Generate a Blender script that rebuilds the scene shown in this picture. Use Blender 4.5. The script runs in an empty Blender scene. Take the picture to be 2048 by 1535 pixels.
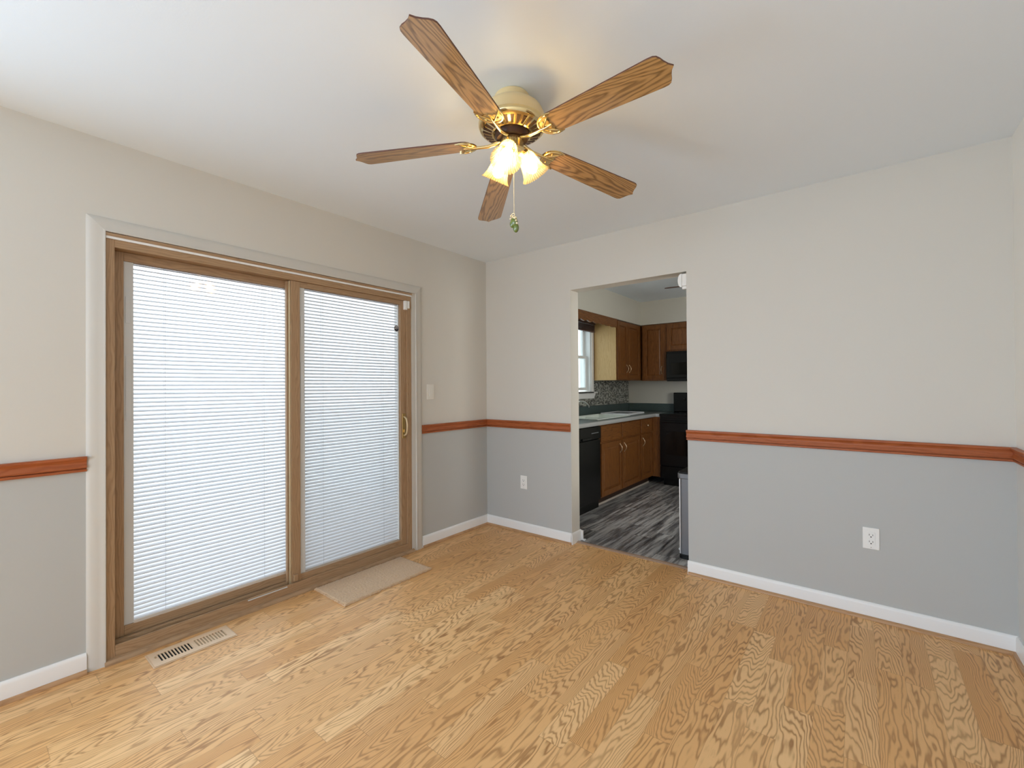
import bpy, bmesh, math, random
from mathutils import Vector, Matrix, noise

random.seed(7)
S = bpy.context.scene
COL = S.collection
R = math.radians

# ------------------------------------------------------------------ camera
CAM_LOC = Vector((2.7605, -3.105, 1.2749))
PITCH, ROLL, YAW, FPX = 0.0063, -0.0067, 0.6693, 885.28
_f = Vector((-math.sin(YAW) * math.cos(PITCH), math.cos(YAW) * math.cos(PITCH), math.sin(PITCH)))
_r = Vector((math.cos(YAW), math.sin(YAW), 0))
_u = _r.cross(_f)
_r2 = _r * math.cos(ROLL) + _u * math.sin(ROLL)
_u2 = -_r * math.sin(ROLL) + _u * math.cos(ROLL)
cam_d = bpy.data.cameras.new('camera')
cam_d.sensor_fit = 'HORIZONTAL'
cam_d.sensor_width = 36.0
cam_d.lens = FPX / 2048 * 36.0
cam_d.clip_start = 0.02
cam = bpy.data.objects.new('camera', cam_d)
M = Matrix((_r2, _u2, -_f)).transposed().to_4x4()
M.translation = CAM_LOC
cam.matrix_world = M
COL.objects.link(cam)
S.camera = cam

# ------------------------------------------------------------------ light and exposure
S.view_settings.view_transform = 'Standard'
S.view_settings.look = 'None'
S.view_settings.gamma = 1.0
S.view_settings.exposure = 0.06
S.view_settings.use_curve_mapping = False
S.cycles.use_denoising = True
S.cycles.max_bounces = 14
S.cycles.diffuse_bounces = 8
S.cycles.transparent_max_bounces = 24
S.cycles.sample_clamp_indirect = 6.0
S.cycles.caustics_reflective = False
S.cycles.caustics_refractive = False

W = bpy.data.worlds.new('overcast_sky')
S.world = W
W.use_nodes = True
wn, wl = W.node_tree.nodes, W.node_tree.links
bg = wn['Background']
tc = wn.new('ShaderNodeTexCoord')
sep = wn.new('ShaderNodeSeparateXYZ')
wl.new(tc.outputs['Generated'], sep.inputs[0])
ramp = wn.new('ShaderNodeValToRGB')
ramp.color_ramp.elements[0].position = 0.0
ramp.color_ramp.elements[0].color = (0.88, 0.95, 1.0, 1)
ramp.color_ramp.elements[1].position = 0.7
ramp.color_ramp.elements[1].color = (0.84, 0.93, 1.0, 1)
wl.new(sep.outputs['Z'], ramp.inputs[0])
wl.new(ramp.outputs[0], bg.inputs['Color'])
bg.inputs['Strength'].default_value = 2.5


def area_light(name, loc, rot, sx, sy, power, color, portal=False):
    d = bpy.data.lights.new(name, 'AREA')
    d.shape = 'RECTANGLE'
    d.size, d.size_y = sx, sy
    d.energy = power
    d.color = color
    if portal:
        d.cycles.is_portal = True
    o = bpy.data.objects.new(name, d)
    o.location = loc
    o.rotation_euler = rot
    COL.objects.link(o)
    return o


# unseen fill lamps, added behind the camera to brighten the room
area_light('fill_lamp_rear', (1.75, -7.48, 1.21), (R(90 + 0), 0, 0), 2.60, 2.0, 93, (0.64, 0.79, 1.0))
area_light('fill_lamp_side', (0.02, -4.35, 1.05), (0, R(-90), 0), 1.9, 1.7, 64, (0.58, 0.79, 1.0))
# unseen fill lamp, added on the right to brighten the kitchen
area_light('fill_lamp_kitchen', (3.62, 0.62, 1.5), (0, R(90), 0), 1.2, 0.8, 24, (1.0, 0.965, 0.88))
# sky portals (only guide the sampling of the sky through the openings)
area_light('sky_portal_patio_door', (-0.30, -1.77, 1.0), (0, R(-90), 0), 2.3, 2.1, 1, (1, 1, 1), True)
area_light('sky_portal_kitchen_window', (-0.30, 1.55, 1.65), (0, R(-90), 0), 1.2, 1.2, 1, (1, 1, 1), True)

# ------------------------------------------------------------------ mesh helpers
ORG = {}


def tag(o, label=None, cat=None, group=None, kind=None):
    if label: o['label'] = label
    if cat: o['category'] = cat
    if group: o['group'] = group
    if kind: o['kind'] = kind
    return o


def thing(name, label, cat, loc=(0, 0, 0), rotz=0.0, group=None, kind=None):
    o = bpy.data.objects.new(name, None)
    o.empty_display_size = 0.05
    o.location = loc
    o.rotation_euler = (0, 0, rotz)
    COL.objects.link(o)
    ORG[o.name] = Vector(loc)
    return tag(o, label, cat, group, kind)


class MB:
    def __init__(self):
        self.v, self.f = [], []

    def add(self, vs, fs, M=None):
        n = len(self.v)
        for p in vs:
            p = Vector(p)
            self.v.append(M @ p if M else p)
        for q in fs:
            self.f.append(tuple(i + n for i in q))
        return self

    def box(self, x0, x1, y0, y1, z0, z1, M=None):
        vs = [(x, y, z) for x in (x0, x1) for y in (y0, y1) for z in (z0, z1)]
        fs = [(0, 1, 3, 2), (4, 6, 7, 5), (0, 4, 5, 1), (2, 3, 7, 6), (0, 2, 6, 4), (1, 5, 7, 3)]
        return self.add(vs, fs, M)

    def prism(self, poly, h0, h1, M=None):
        """poly in local xy, extruded along local z."""
        n = len(poly)
        vs = [(x, y, h0) for x, y in poly] + [(x, y, h1) for x, y in poly]
        fs = [tuple(range(n - 1, -1, -1)), tuple(range(n, 2 * n))]
        fs += [(i, (i + 1) % n, n + (i + 1) % n, n + i) for i in range(n)]
        return self.add(vs, fs, M)

    def lathe(self, prof, seg=48, M=None, rib=0, amp=0.0, close=False):
        vs, fs = [], []
        m = len(prof)
        for i in range(seg):
            a = 2 * math.pi * i / seg
            for r, z in prof:
                rr = r
                if rib and r > 1e-4:
                    rr = r + amp * math.cos(a * rib)
                vs.append((rr * math.cos(a), rr * math.sin(a), z))
        for i in range(seg):
            j = (i + 1) % seg
            for k in range(m - 1 if not close else m):
                l = (k + 1) % m
                fs.append((i * m + k, j * m + k, j * m + l, i * m + l))
        return self.add(vs, fs, M)

    def tube(self, pts, r, seg=10, M=None, cap=True):
        pts = [Vector(p) for p in pts]
        rs = r if isinstance(r, (list, tuple)) else [r] * len(pts)
        vs, fs = [], []
        up = None
        for i, p in enumerate(pts):
            d = (pts[min(i + 1, len(pts) - 1)] - pts[max(i - 1, 0)]).normalized()
            if up is None:
                up = Vector((0, 0, 1)) if abs(d.z) < 0.9 else Vector((1, 0, 0))
            a = d.cross(up).normalized()
            b = a.cross(d).normalized()
            up = b
            for k in range(seg):
                t = 2 * math.pi * k / seg
                vs.append(p + (a * math.cos(t) + b * math.sin(t)) * rs[i])
        for i in range(len(pts) - 1):
            for k in range(seg):
                l = (k + 1) % seg
                fs.append((i * seg + k, i * seg + l, (i + 1) * seg + l, (i + 1) * seg + k))
        if cap:
            fs.append(tuple(range(seg - 1, -1, -1)))
            n = (len(pts) - 1) * seg
            fs.append(tuple(range(n, n + seg)))
        return self.add(vs, fs, M)

    def ball(self, c, r, seg=16, rings=10, sc=(1, 1, 1), M=None):
        vs, fs = [], []
        for i in range(1, rings):
            t = math.pi * i / rings
            for k in range(seg):
                a = 2 * math.pi * k / seg
                vs.append((c[0] + r * sc[0] * math.sin(t) * math.cos(a), c[1] + r * sc[1] * math.sin(t) * math.sin(a), c[2] + r * sc[2] * math.cos(t)))
        top, bot = len(vs), len(vs) + 1
        vs += [(c[0], c[1], c[2] + r * sc[2]), (c[0], c[1], c[2] - r * sc[2])]
        for i in range(rings - 2):
            for k in range(seg):
                l = (k + 1) % seg
                fs.append((i * seg + k, (i + 1) * seg + k, (i + 1) * seg + l, i * seg + l))
        for k in range(seg):
            l = (k + 1) % seg
            fs.append((top, k, l))
            n = (rings - 2) * seg
            fs.append((bot, n + l, n + k))
        return self.add(vs, fs, M)

    def sweep(self, prof, p0, p1, out, mit0=0.0, mit1=0.0):
        """moulding: prof = [(depth from wall, z)], run from p0 to p1 (xy), 'out' = xy normal; mitres shift ends by depth*mit."""
        p0, p1, out = Vector(p0), Vector(p1), Vector(out)
        d = (p1 - p0).normalized()
        n = len(prof)
        vs = []
        for e, (p, mt) in enumerate(((p0, mit0), (p1, mit1))):
            for a, z in prof:
                q = p + out * a + d * (a * mt)
                vs.append((q.x, q.y, z))
        fs = [(i, (i + 1) % n, n + (i + 1) % n, n + i) for i in range(n)]
        fs += [tuple(range(n - 1, -1, -1)), tuple(range(n, 2 * n))]
        return self.add(vs, fs)

    def build(self, name, mat, parent=None, bevel=0.0, smooth=None, local=False, seg=2):
        off = Vector((0, 0, 0))
        if parent is not None and not local:
            off = ORG[parent.name]
        me = bpy.data.meshes.new(name)
        me.from_pydata([tuple(p - off) for p in self.v], [], self.f)
        bm = bmesh.new()
        bm.from_mesh(me)
        bmesh.ops.recalc_face_normals(bm, faces=bm.faces)
        bm.to_mesh(me)
        bm.free()
        if smooth is not None:
            me.polygons.foreach_set('use_smooth', [True] * len(me.polygons))
            me.set_sharp_from_angle(angle=R(smooth))
        me.materials.append(mat)
        o = bpy.data.objects.new(name, me)
        COL.objects.link(o)
        if parent is not None:
            o.parent = parent
        ORG[o.name] = off
        if bevel:
            b = o.modifiers.new('bevel', 'BEVEL')
            b.width = bevel
            b.segments = seg
            b.limit_method = 'ANGLE'
            b.angle_limit = R(40)
            b.harden_normals = False
        return o


def structure(o, label=None):
    o['kind'] = 'structure'
    if label: o['label'] = label
    return o


# ------------------------------------------------------------------ materials
def lin(c):
    return tuple(((x / 255) / 12.92 if x / 255 <= 0.04045 else ((x / 255 + 0.055) / 1.055) ** 2.4) for x in c) + (1.0,)


class NT:
    """tiny node-graph writer"""
    def __init__(self, name):
        self.m = bpy.data.materials.new(name)
        self.m.use_nodes = True
        self.n, self.l = self.m.node_tree.nodes, self.m.node_tree.links
        self.b = self.n['Principled BSDF']
        self.out = self.n['Material Output']

    def _set(self, sock, v):
        if hasattr(v, 'is_linked') or hasattr(v, 'links'):
            self.l.new(v, sock)
        else:
            sock.default_value = v

    def math(self, op, a, b=None, c=None):
        k = self.n.new('ShaderNodeMath')
        k.operation = op
        for i, v in enumerate((a, b, c)):
            if v is not None: self._set(k.inputs[i], v)
        return k.outputs[0]

    def mix(self, f, a, b, mode='MIX'):
        k = self.n.new('ShaderNodeMixRGB')
        k.blend_type = mode
        self._set(k.inputs[0], f); self._set(k.inputs[1], a); self._set(k.inputs[2], b)
        return k.outputs[0]

    def xyz(self, v):
        k = self.n.new('ShaderNodeSeparateXYZ')
        self.l.new(v, k.inputs[0])
        return k.outputs

    def comb(self, x, y, z):
        k = self.n.new('ShaderNodeCombineXYZ')
        for i, v in enumerate((x, y, z)): self._set(k.inputs[i], v)
        return k.outputs[0]

    def obj(self):
        return self.n.new('ShaderNodeTexCoord').outputs['Object']

    def rnd(self):
        return self.n.new('ShaderNodeObjectInfo').outputs['Random']

    def noise(self, v, scale=1.0, detail=2.0, rough=0.5, dist=0.0):
        k = self.n.new('ShaderNodeTexNoise')
        self.l.new(v, k.inputs['Vector'])
        k.inputs['Scale'].default_value = scale
        k.inputs['Detail'].default_value = detail
        k.inputs['Roughness'].default_value = rough
        k.inputs['Distortion'].default_value = dist
        return k.outputs[0]

    def white(self, v):
        k = self.n.new('ShaderNodeTexWhiteNoise')
        k.noise_dimensions = '3D'
        self.l.new(v, k.inputs['Vector'])
        return k.outputs['Value'], k.outputs['Color']

    def ramp(self, f, stops):
        k = self.n.new('ShaderNodeValToRGB')
        e = k.color_ramp.elements
        while len(e) < len(stops): e.new(0.5)
        for i, (p, c) in enumerate(stops):
            e[i].position = p
            e[i].color = c
        self._set(k.inputs[0], f)
        return k.outputs[0]

    def bump(self, h, strength=0.2, dist=0.002):
        k = self.n.new('ShaderNodeBump')
        k.inputs['Strength'].default_value = strength
        k.inputs['Distance'].default_value = dist
        self.l.new(h, k.inputs['Height'])
        self.l.new(k.outputs[0], self.b.inputs['Normal'])

    def base(self, c, rough=0.5, metal=0.0, spec=0.5, coat=0.0):
        self._set(self.b.inputs['Base Color'], c)
        self._set(self.b.inputs['Roughness'], rough)
        self.b.inputs['Metallic'].default_value = metal
        self.b.inputs['Specular IOR Level'].default_value = spec
        if coat:
            self.b.inputs['Coat Weight'].default_value = coat
            self.b.inputs['Coat IOR'].default_value = 1.8
            self.b.inputs['Coat Roughness'].default_value = 0.12
        return self.m


def plain(name, c, rough=0.5, metal=0.0, spec=0.5, coat=0.0, bump=0.0, bscale=300, var=0.0):
    t = NT(name)
    col = lin(c)
    if var:
        n = t.noise(t.obj(), 6.0, 3.0)
        d = tuple(x * (1 - var) for x in col[:3]) + (1,)
        col = t.mix(n, d, col)
    if bump:
        t.bump(t.noise(t.obj(), bscale, 2.0), bump, 0.001)
    return t.base(col, rough, metal, spec, coat)


def two_tone_wall(name, low, up):
    t = NT(name)
    o = t.obj()
    z = t.xyz(o)[2]
    k = t.math('GREATER_THAN', z, 0.94)
    c = t.mix(k, lin(low), lin(up))
    t.bump(t.noise(o, 220, 2.0), 0.10, 0.0008)
    return t.base(c, 0.55, 0, 0.35)


def oak_floor():
    t = NT('oak_strip_floor')
    x, y, z = t.xyz(t.obj())
    wd = 0.0975
    rowf = t.math('DIVIDE', t.math('ADD', x, 0.031), wd)
    row = t.math('FLOOR', rowf)
    vloc = t.math('SUBTRACT', t.math('FRACT', rowf), 0.5)          # -.5 .. .5
    rr, rc = t.white(t.comb(row, 3.7, 1.3))
    L = t.math('MULTIPLY_ADD', rr, 0.28, 0.48)
    uf = t.math('ADD', t.math('DIVIDE', y, L), t.math('MULTIPLY', rr, 7.31))
    coln = t.math('FLOOR', uf)
    ufr = t.math('FRACT', uf)
    pv, pc = t.white(t.comb(row, coln, 9.1))
    p1, p2, p3 = t.xyz(pc)
    # grain coordinates of one strip
    v0 = t.math('MULTIPLY', t.math('SUBTRACT', p1, 0.5), 1.1)
    dv = t.math('SUBTRACT', vloc, v0)
    nz = t.noise(t.comb(t.math('MULTIPLY_ADD', y, 2.2, t.math('MULTIPLY', pv, 91.0)),
                        t.math('MULTIPLY_ADD', vloc, 1.1, t.math('MULTIPLY', p2, 37.0)), p3), 1.7, 2.0, 0.45)
    fine = t.noise(t.comb(t.math('MULTIPLY', y, 16.0), t.math('MULTIPLY', x, 110.0), pv), 1.0, 3.0, 0.6)
    slope = t.math('MULTIPLY', t.math('POWER', t.math('SUBTRACT', p3, 0.5), 3.0), 240.0)
    h = t.math('MULTIPLY', t.math('MULTIPLY', dv, dv), t.math('MULTIPLY_ADD', p2, 8.5, 3.0))
    h = t.math('ADD', h, t.math('MULTIPLY', y, slope))
    h = t.math('ADD', h, t.math('MULTIPLY', nz, 7.0))
    h = t.math('ADD', h, t.math('MULTIPLY', fine, 0.16))
    s = t.math('MULTIPLY_ADD', t.math('SINE', t.math('MULTIPLY', h, 6.283)), 0.5, 0.5)
    ring = t.math('POWER', s, 3.0)
    soft = t.noise(t.comb(t.math('MULTIPLY', y, 1.6), t.math('MULTIPLY_ADD', x, 9.0, p1), pv), 1.3, 2.0)
    light = t.mix(p1, lin((240, 198, 143)), lin((228, 177, 117)))
    light = t.mix(t.math('MULTIPLY', p2, 0.55), light, lin((210, 153, 94)))
    dark = t.mix(p3, lin((170, 124, 76)), lin((160, 110, 62)))
    amt = t.math('MULTIPLY', ring, t.math('MULTIPLY_ADD', soft, 1.15, 0.16))
    c = t.mix(amt, light, dark)
    pore = t.math('MULTIPLY', t.math('GREATER_THAN', fine, 0.62), 0.10)
    c = t.mix(pore, c, lin((150, 104, 62)))
    # thin seams between the strips
    e1 = t.math('GREATER_THAN', t.math('ABSOLUTE', vloc), 0.492)
    edge = t.math('MULTIPLY', t.math('SUBTRACT', 0.5, t.math('ABSOLUTE', t.math('SUBTRACT', ufr, 0.5))), L)
    e2 = t.math('LESS_THAN', edge, 0.0012)
    seam = t.math('MAXIMUM', e1, e2)
    c = t.mix(t.math('MULTIPLY', seam, 0.30), c, lin((120, 80, 45)))
    t.bump(t.math('SUBTRACT', t.math('MULTIPLY', fine, 0.2), seam), 0.08, 0.0006)
    return t.base(c, t.math('MULTIPLY_ADD', fine, 0.12, 0.40), 0, 0.4)


def vinyl_floor():
    t = NT('grey_plank_vinyl')
    x, y, z = t.xyz(t.obj())
    rowf = t.math('DIVIDE', x, 0.152)
    row = t.math('FLOOR', rowf)
    vl = t.math('FRACT', rowf)
    rr, rc = t.white(t.comb(row, 8.2, 2.2))
    uf = t.math('ADD', t.math('DIVIDE', y, 0.91), t.math('MULTIPLY', rr, 5.7))
    cn = t.math('FLOOR', uf)
    pv, pc = t.white(t.comb(row, cn, 4.4))
    g = t.noise(t.comb(t.math('MULTIPLY_ADD', y, 1.4, t.math('MULTIPLY', pv, 40.0)), t.math('MULTIPLY', x, 16.0), pv), 1.6, 5.0, 0.65)
    c = t.ramp(g, [(0.34, lin((60, 59, 60))), (0.46, lin((126, 124, 124))), (0.56, lin((184, 182, 180))), (0.72, lin((206, 204, 202)))])
    c = t.mix(t.math('MULTIPLY', pv, 0.55), c, lin((84, 83, 84)))
    seam = t.math('MAXIMUM', t.math('GREATER_THAN', t.math('ABSOLUTE', t.math('SUBTRACT', vl, 0.5)), 0.493), t.math('LESS_THAN', t.math('FRACT', uf), 0.004))
    c = t.mix(t.math('MULTIPLY', seam, 0.7), c, lin((25, 25, 26)))
    return t.base(c, 0.42, 0, 0.5)


def grain(name, light, dark, axis='X', scale=1.0, rough=0.45, spec=0.4, rings=26.0, coat=0.0, cath=True):
    """straight / cathedral wood grain along one local axis; each object gets its own cut of the log"""
    t = NT(name)
    x, y, z = t.xyz(t.obj())
    rn = t.rnd()
    a, b, c = {'X': (x, y, z), 'Y': (y, x, z), 'Z': (z, y, x)}[axis]
    ro = t.math('MULTIPLY', rn, 37.0)
    cross = t.math('ADD', b, t.math('MULTIPLY', c, 0.9))
    nz = t.noise(t.comb(t.math('MULTIPLY_ADD', a, 2.2 * scale, ro), t.math('MULTIPLY', cross, 11.0 * scale), ro), 1.6, 3.0, 0.5)
    fine = t.noise(t.comb(t.math('MULTIPLY', a, 9.0 * scale), t.math('MULTIPLY', cross, 190.0 * scale), ro), 1.0, 2.0, 0.5)
    h = t.math('MULTIPLY', t.math('MULTIPLY', nz, 1.0), 6.0)
    if cath:
        off = t.math('ADD', cross, t.math('MULTIPLY', t.math('SUBTRACT', rn, 0.5), 0.06))
        h = t.math('ADD', h, t.math('MULTIPLY', t.math('MULTIPLY', off, off), 900.0 * scale))
        h = t.math('ADD', h, t.math('MULTIPLY', a, 9.0 * scale))
    else:
        h = t.math('ADD', h, t.math('MULTIPLY', cross, rings * scale))
    s = t.math('MULTIPLY_ADD', t.math('SINE', t.math('MULTIPLY', h, 6.283)), 0.5, 0.5)
    ring = t.math('POWER', s, 2.0)
    k = t.math('ADD', t.math('MULTIPLY', ring, 0.75), t.math('MULTIPLY', t.math('SUBTRACT', fine, 0.4), 0.7))
    cl = t.mix(k, lin(light), lin(dark))
    return t.base(cl, rough, 0, spec, coat)


def glass_pane(name, tint=(0.93, 0.97, 0.96), refl=1.0):
    t = NT(name)
    t.n.remove(t.b)
    tr = t.n.new('ShaderNodeBsdfTransparent')
    tr.inputs[0].default_value = tint + (1,)
    gl = t.n.new('ShaderNodeBsdfGlossy')
    gl.inputs['Roughness'].default_value = 0.01
    ge = t.n.new('ShaderNodeNewGeometry')
    dt = t.n.new('ShaderNodeVectorMath')
    dt.operation = 'DOT_PRODUCT'
    t.l.new(ge.outputs['Normal'], dt.inputs[0])
    t.l.new(ge.outputs['Incoming'], dt.inputs[1])
    k = t.math('SUBTRACT', 1.0, t.math('ABSOLUTE', dt.outputs['Value']))
    sch = t.math('MULTIPLY_ADD', t.math('POWER', k, 5.0), 0.96, 0.04)
    mx = t.n.new('ShaderNodeMixShader')
    t.l.new(t.math('MULTIPLY', sch, refl), mx.inputs[0])
    t.l.new(tr.outputs[0], mx.inputs[1])
    t.l.new(gl.outputs[0], mx.inputs[2])
    t.l.new(mx.outputs[0], t.out.inputs[0])
    return t.m


def translucent(name, col, trans=0.35, rough=0.5, clear=0.0):
    t = NT(name)
    t.n.remove(t.b)
    d = t.n.new('ShaderNodeBsdfPrincipled')
    d.inputs['Base Color'].default_value = lin(col)
    d.inputs['Roughness'].default_value = rough
    tl = t.n.new('ShaderNodeBsdfTranslucent')
    tl.inputs[0].default_value = lin(col)
    mx = t.n.new('ShaderNodeMixShader')
    mx.inputs[0].default_value = trans
    t.l.new(d.outputs[0], mx.inputs[1])
    t.l.new(tl.outputs[0], mx.inputs[2])
    last = mx.outputs[0]
    if clear:
        tp = t.n.new('ShaderNodeBsdfTransparent')
        tp.inputs[0].default_value = (1.0, 0.96, 0.86, 1)
        m2 = t.n.new('ShaderNodeMixShader')
        m2.inputs[0].default_value = clear
        t.l.new(last, m2.inputs[1])
        t.l.new(tp.outputs[0], m2.inputs[2])
        last = m2.outputs[0]
    t.l.new(last, t.out.inputs[0])
    return t.m


def emissive(name, col, strength):
    t = NT(name)
    t.base((1, 1, 1, 1), 0.4)
    t.b.inputs['Emission Color'].default_value = col + (1,)
    t.b.inputs['Emission Strength'].default_value = strength
    return t.m


def mosaic():
    t = NT('mosaic_tile')
    x, y, z = t.xyz(t.obj())
    rf = t.math('DIVIDE', z, 0.0155)
    row = t.math('FLOOR', rf)
    rr, _ = t.white(t.comb(row, 1.0, 5.0))
    uf = t.math('ADD', t.math('DIVIDE', y, 0.030), t.math('MULTIPLY', rr, 3.0))
    cn = t.math('FLOOR', uf)
    pv, _ = t.white(t.comb(row, cn, 2.0))
    c = t.ramp(pv, [(0.0, lin((58, 62, 62))), (0.3, lin((104, 106, 100))), (0.6, lin((150, 150, 142))), (1.0, lin((188, 188, 178)))])
    g = t.math('MAXIMUM', t.math('GREATER_THAN', t.math('ABSOLUTE', t.math('SUBTRACT', t.math('FRACT', rf), 0.5)), 0.43),
               t.math('GREATER_THAN', t.math('ABSOLUTE', t.math('SUBTRACT', t.math('FRACT', uf), 0.5)), 0.46))
    c = t.mix(g, c, lin((120, 118, 110)))
    return t.base(c, 0.25, 0, 0.5)


def speckle(name, a, b, rough=0.35, scale=260):
    t = NT(name)
    n = t.noise(t.obj(), scale, 3.0, 0.7)
    c = t.mix(t.ramp(n, [(0.42, (0, 0, 0, 1)), (0.6, (1, 1, 1, 1))]), lin(a), lin(b))
    return t.base(c, rough, 0, 0.5)


M_WALL = two_tone_wall('two_tone_wall_paint', (185, 186, 183), (211, 207, 198))
M_WALL_LIT = two_tone_wall('lit_two_tone_wall_paint', (218, 218, 215), (240, 237, 230))  # wall paint with the right wall's brighter light put into the colour
M_JAMB = plain('offwhite_wall_paint', (211, 207, 198), 0.55, spec=0.35)
M_KWALL = plain('kitchen_wall_paint', (206, 202, 190), 0.6, bump=0.1, bscale=220)
M_CEIL = plain('ceiling_paint', (234, 242, 249), 0.8, spec=0.2, bump=0.15, bscale=160)
M_TRIM = plain('white_trim_paint', (236, 235, 233), 0.35, spec=0.5)
M_CASING = plain('offwhite_casing_paint', (204, 200, 192), 0.45, spec=0.35)
M_OAK = oak_floor()
M_VINYL = vinyl_floor()
M_RAIL_X = grain('cherry_rail_wood_along_x', (170, 95, 54), (150, 78, 40), 'X', 1.0, 0.4, 0.3, 60, cath=False)
M_RAIL_Y = grain('cherry_rail_wood_along_y', (170, 95, 54), (150, 78, 40), 'Y', 1.0, 0.4, 0.3, 60, cath=False)
M_SHOE_X = grain('oak_shoe_along_x', (186, 146, 106), (164, 122, 82), 'X', 1.0, 0.4, 0.4, 60, cath=False)
M_SHOE_Y = grain('oak_shoe_along_y', (186, 146, 106), (164, 122, 82), 'Y', 1.0, 0.4, 0.4, 60, cath=False)
M_DOORV = grain('tan_door_wood_upright', (172, 141, 108), (150, 119, 88), 'Z', 1.0, 0.45, 0.4, 80, cath=False)
M_DOORH = grain('tan_door_wood_level', (172, 141, 108), (150, 119, 88), 'Y', 1.0, 0.45, 0.4, 80, cath=False)
M_BLADE = grain('oak_fan_blade', (190, 147, 92), (112, 79, 40), 'X', 0.8, 0.36, 0.5, coat=1.0)
M_BLADE_EDGE = plain('dark_blade_edge', (92, 56, 42), 0.5)
M_BRASS = plain('polished_brass', (230, 206, 152), 0.15, 1.0)
M_BRASS_DULL = plain('brushed_brass', (205, 172, 110), 0.35, 1.0)
M_GOLDTRIM = plain('gold_weatherstrip', (206, 184, 146), 0.4, 0.4)
M_CREAM = plain('cream_enamel', (222, 198, 148), 0.32, spec=0.5)
M_DARK = plain('dark_motor_core', (60, 38, 24), 0.4, 0.4)


def ribbed_glass():
    t = NT('ribbed_clear_glass')
    t.n.remove(t.b)
    x, y, z = t.xyz(t.obj())
    a = t.math('ARCTAN2', y, x)
    w = t.math('MULTIPLY_ADD', t.math('SINE', t.math('MULTIPLY', a, 36.0)), 0.5, 0.5)
    d = t.n.new('ShaderNodeBsdfPrincipled')
    d.inputs['Base Color'].default_value = lin((246, 226, 176))
    d.inputs['Roughness'].default_value = 0.12
    tl = t.n.new('ShaderNodeBsdfTranslucent')
    tl.inputs[0].default_value = lin((255, 232, 170))
    m1 = t.n.new('ShaderNodeMixShader')
    m1.inputs[0].default_value = 0.45
    t.l.new(d.outputs[0], m1.inputs[1])
    t.l.new(tl.outputs[0], m1.inputs[2])
    tp = t.n.new('ShaderNodeBsdfTransparent')
    tp.inputs[0].default_value = (1.0, 0.95, 0.82, 1)
    m2 = t.n.new('ShaderNodeMixShader')
    t.l.new(t.math('MULTIPLY_ADD', w, 0.42, 0.50), m2.inputs[0])
    t.l.new(m1.outputs[0], m2.inputs[1])
    t.l.new(tp.outputs[0], m2.inputs[2])
    t.l.new(m2.outputs[0], t.out.inputs[0])
    return t.m


M_SHADE = ribbed_glass()
M_BULB = emissive('lit_bulb', (1.0, 0.76, 0.44), 58.0)
M_CHARM = plain('green_glazed_charm', (92, 112, 40), 0.2, coat=0.6)
M_PEARL = plain('cream_bead', (228, 214, 180), 0.3)
M_GLASS = glass_pane('door_glass', (0.97, 0.98, 0.985))
M_KGLASS = glass_pane('window_glass')


def screen_mat():
    t = NT('grey_insect_screen')
    t.n.remove(t.b)
    tr = t.n.new('ShaderNodeBsdfTransparent')
    df = t.n.new('ShaderNodeBsdfDiffuse')
    df.inputs[0].default_value = lin((70, 72, 76))
    mx = t.n.new('ShaderNodeMixShader')
    mx.inputs[0].default_value = 0.22
    t.l.new(tr.outputs[0], mx.inputs[1])
    t.l.new(df.outputs[0], mx.inputs[2])
    t.l.new(mx.outputs[0], t.out.inputs[0])
    return t.m


M_SCREEN = screen_mat()
M_SLAT = translucent('white_blind_slat', (242, 243, 246), 0.22, 0.45)
M_OPER = plain('pale_grey_plastic', (206, 207, 206), 0.4)
M_STEM = plain('blind_cord', (205, 208, 210), 0.6)
M_WHITEPL = plain('white_plastic', (238, 237, 233), 0.3)
M_ALMOND = plain('offwhite_plastic', (226, 222, 213), 0.35)
M_SLOT = plain('dark_slot', (40, 38, 36), 0.6)
M_STICK = plain('navy_sticker', (44, 44, 58), 0.4)
M_REG = plain('beige_register_metal', (216, 186, 152), 0.4, 0.1)
M_DUCT = plain('duct_black', (10, 9, 8), 0.8)
M_DAMPER = plain('tan_damper_metal', (176, 152, 120), 0.45, 0.2)
M_CAB = grain('brown_cabinet_wood', (128, 80, 36), (98, 57, 22), 'Z', 1.0, 0.38, 0.45, 50, cath=False)
M_CABH = grain('brown_cabinet_wood_level', (128, 80, 36), (98, 57, 22), 'Y', 1.0, 0.38, 0.45, 50, cath=False)
M_CABSIDE = grain('pale_oak_veneer', (204, 172, 120), (186, 152, 98), 'Z', 1.0, 0.5, 0.4, 70, cath=False)
M_COUNTER = speckle('dark_green_laminate', (62, 76, 74), (86, 100, 98), 0.3)
M_NOSING = plain('grey_counter_nosing', (176, 178, 178), 0.35)
M_BLACK = plain('black_appliance_enamel', (5, 5, 5), 0.25)
M_BLACKGL = plain('black_appliance_glass', (7, 8, 8), 0.1)
M_CHROME = plain('chrome', (225, 228, 228), 0.12, 1.0)
M_NICKEL = plain('satin_nickel_pull', (214, 190, 160), 0.3, 1.0)
M_SINK = plain('white_sink_enamel', (226, 232, 226), 0.2)
M_TRAY = plain('grey_tray_plastic', (150, 152, 158), 0.3)
M_TRAYRIM = plain('pale_tray_rim', (222, 224, 226), 0.3)
M_STEEL = plain('brushed_steel', (120, 121, 124), 0.45, 0.5)
M_STEEL_GLINT = plain('painted_steel_highlight', (226, 228, 230), 0.3, 0.7)
M_VINYLWIN = plain('white_window_vinyl', (232, 235, 235), 0.35)
M_BAMBOO = plain('brown_blind_stack', (84, 60, 52), 0.6)
M_TILE = mosaic()
M_GROUND = plain('patio_concrete', (238, 239, 238), 0.9)
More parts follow.
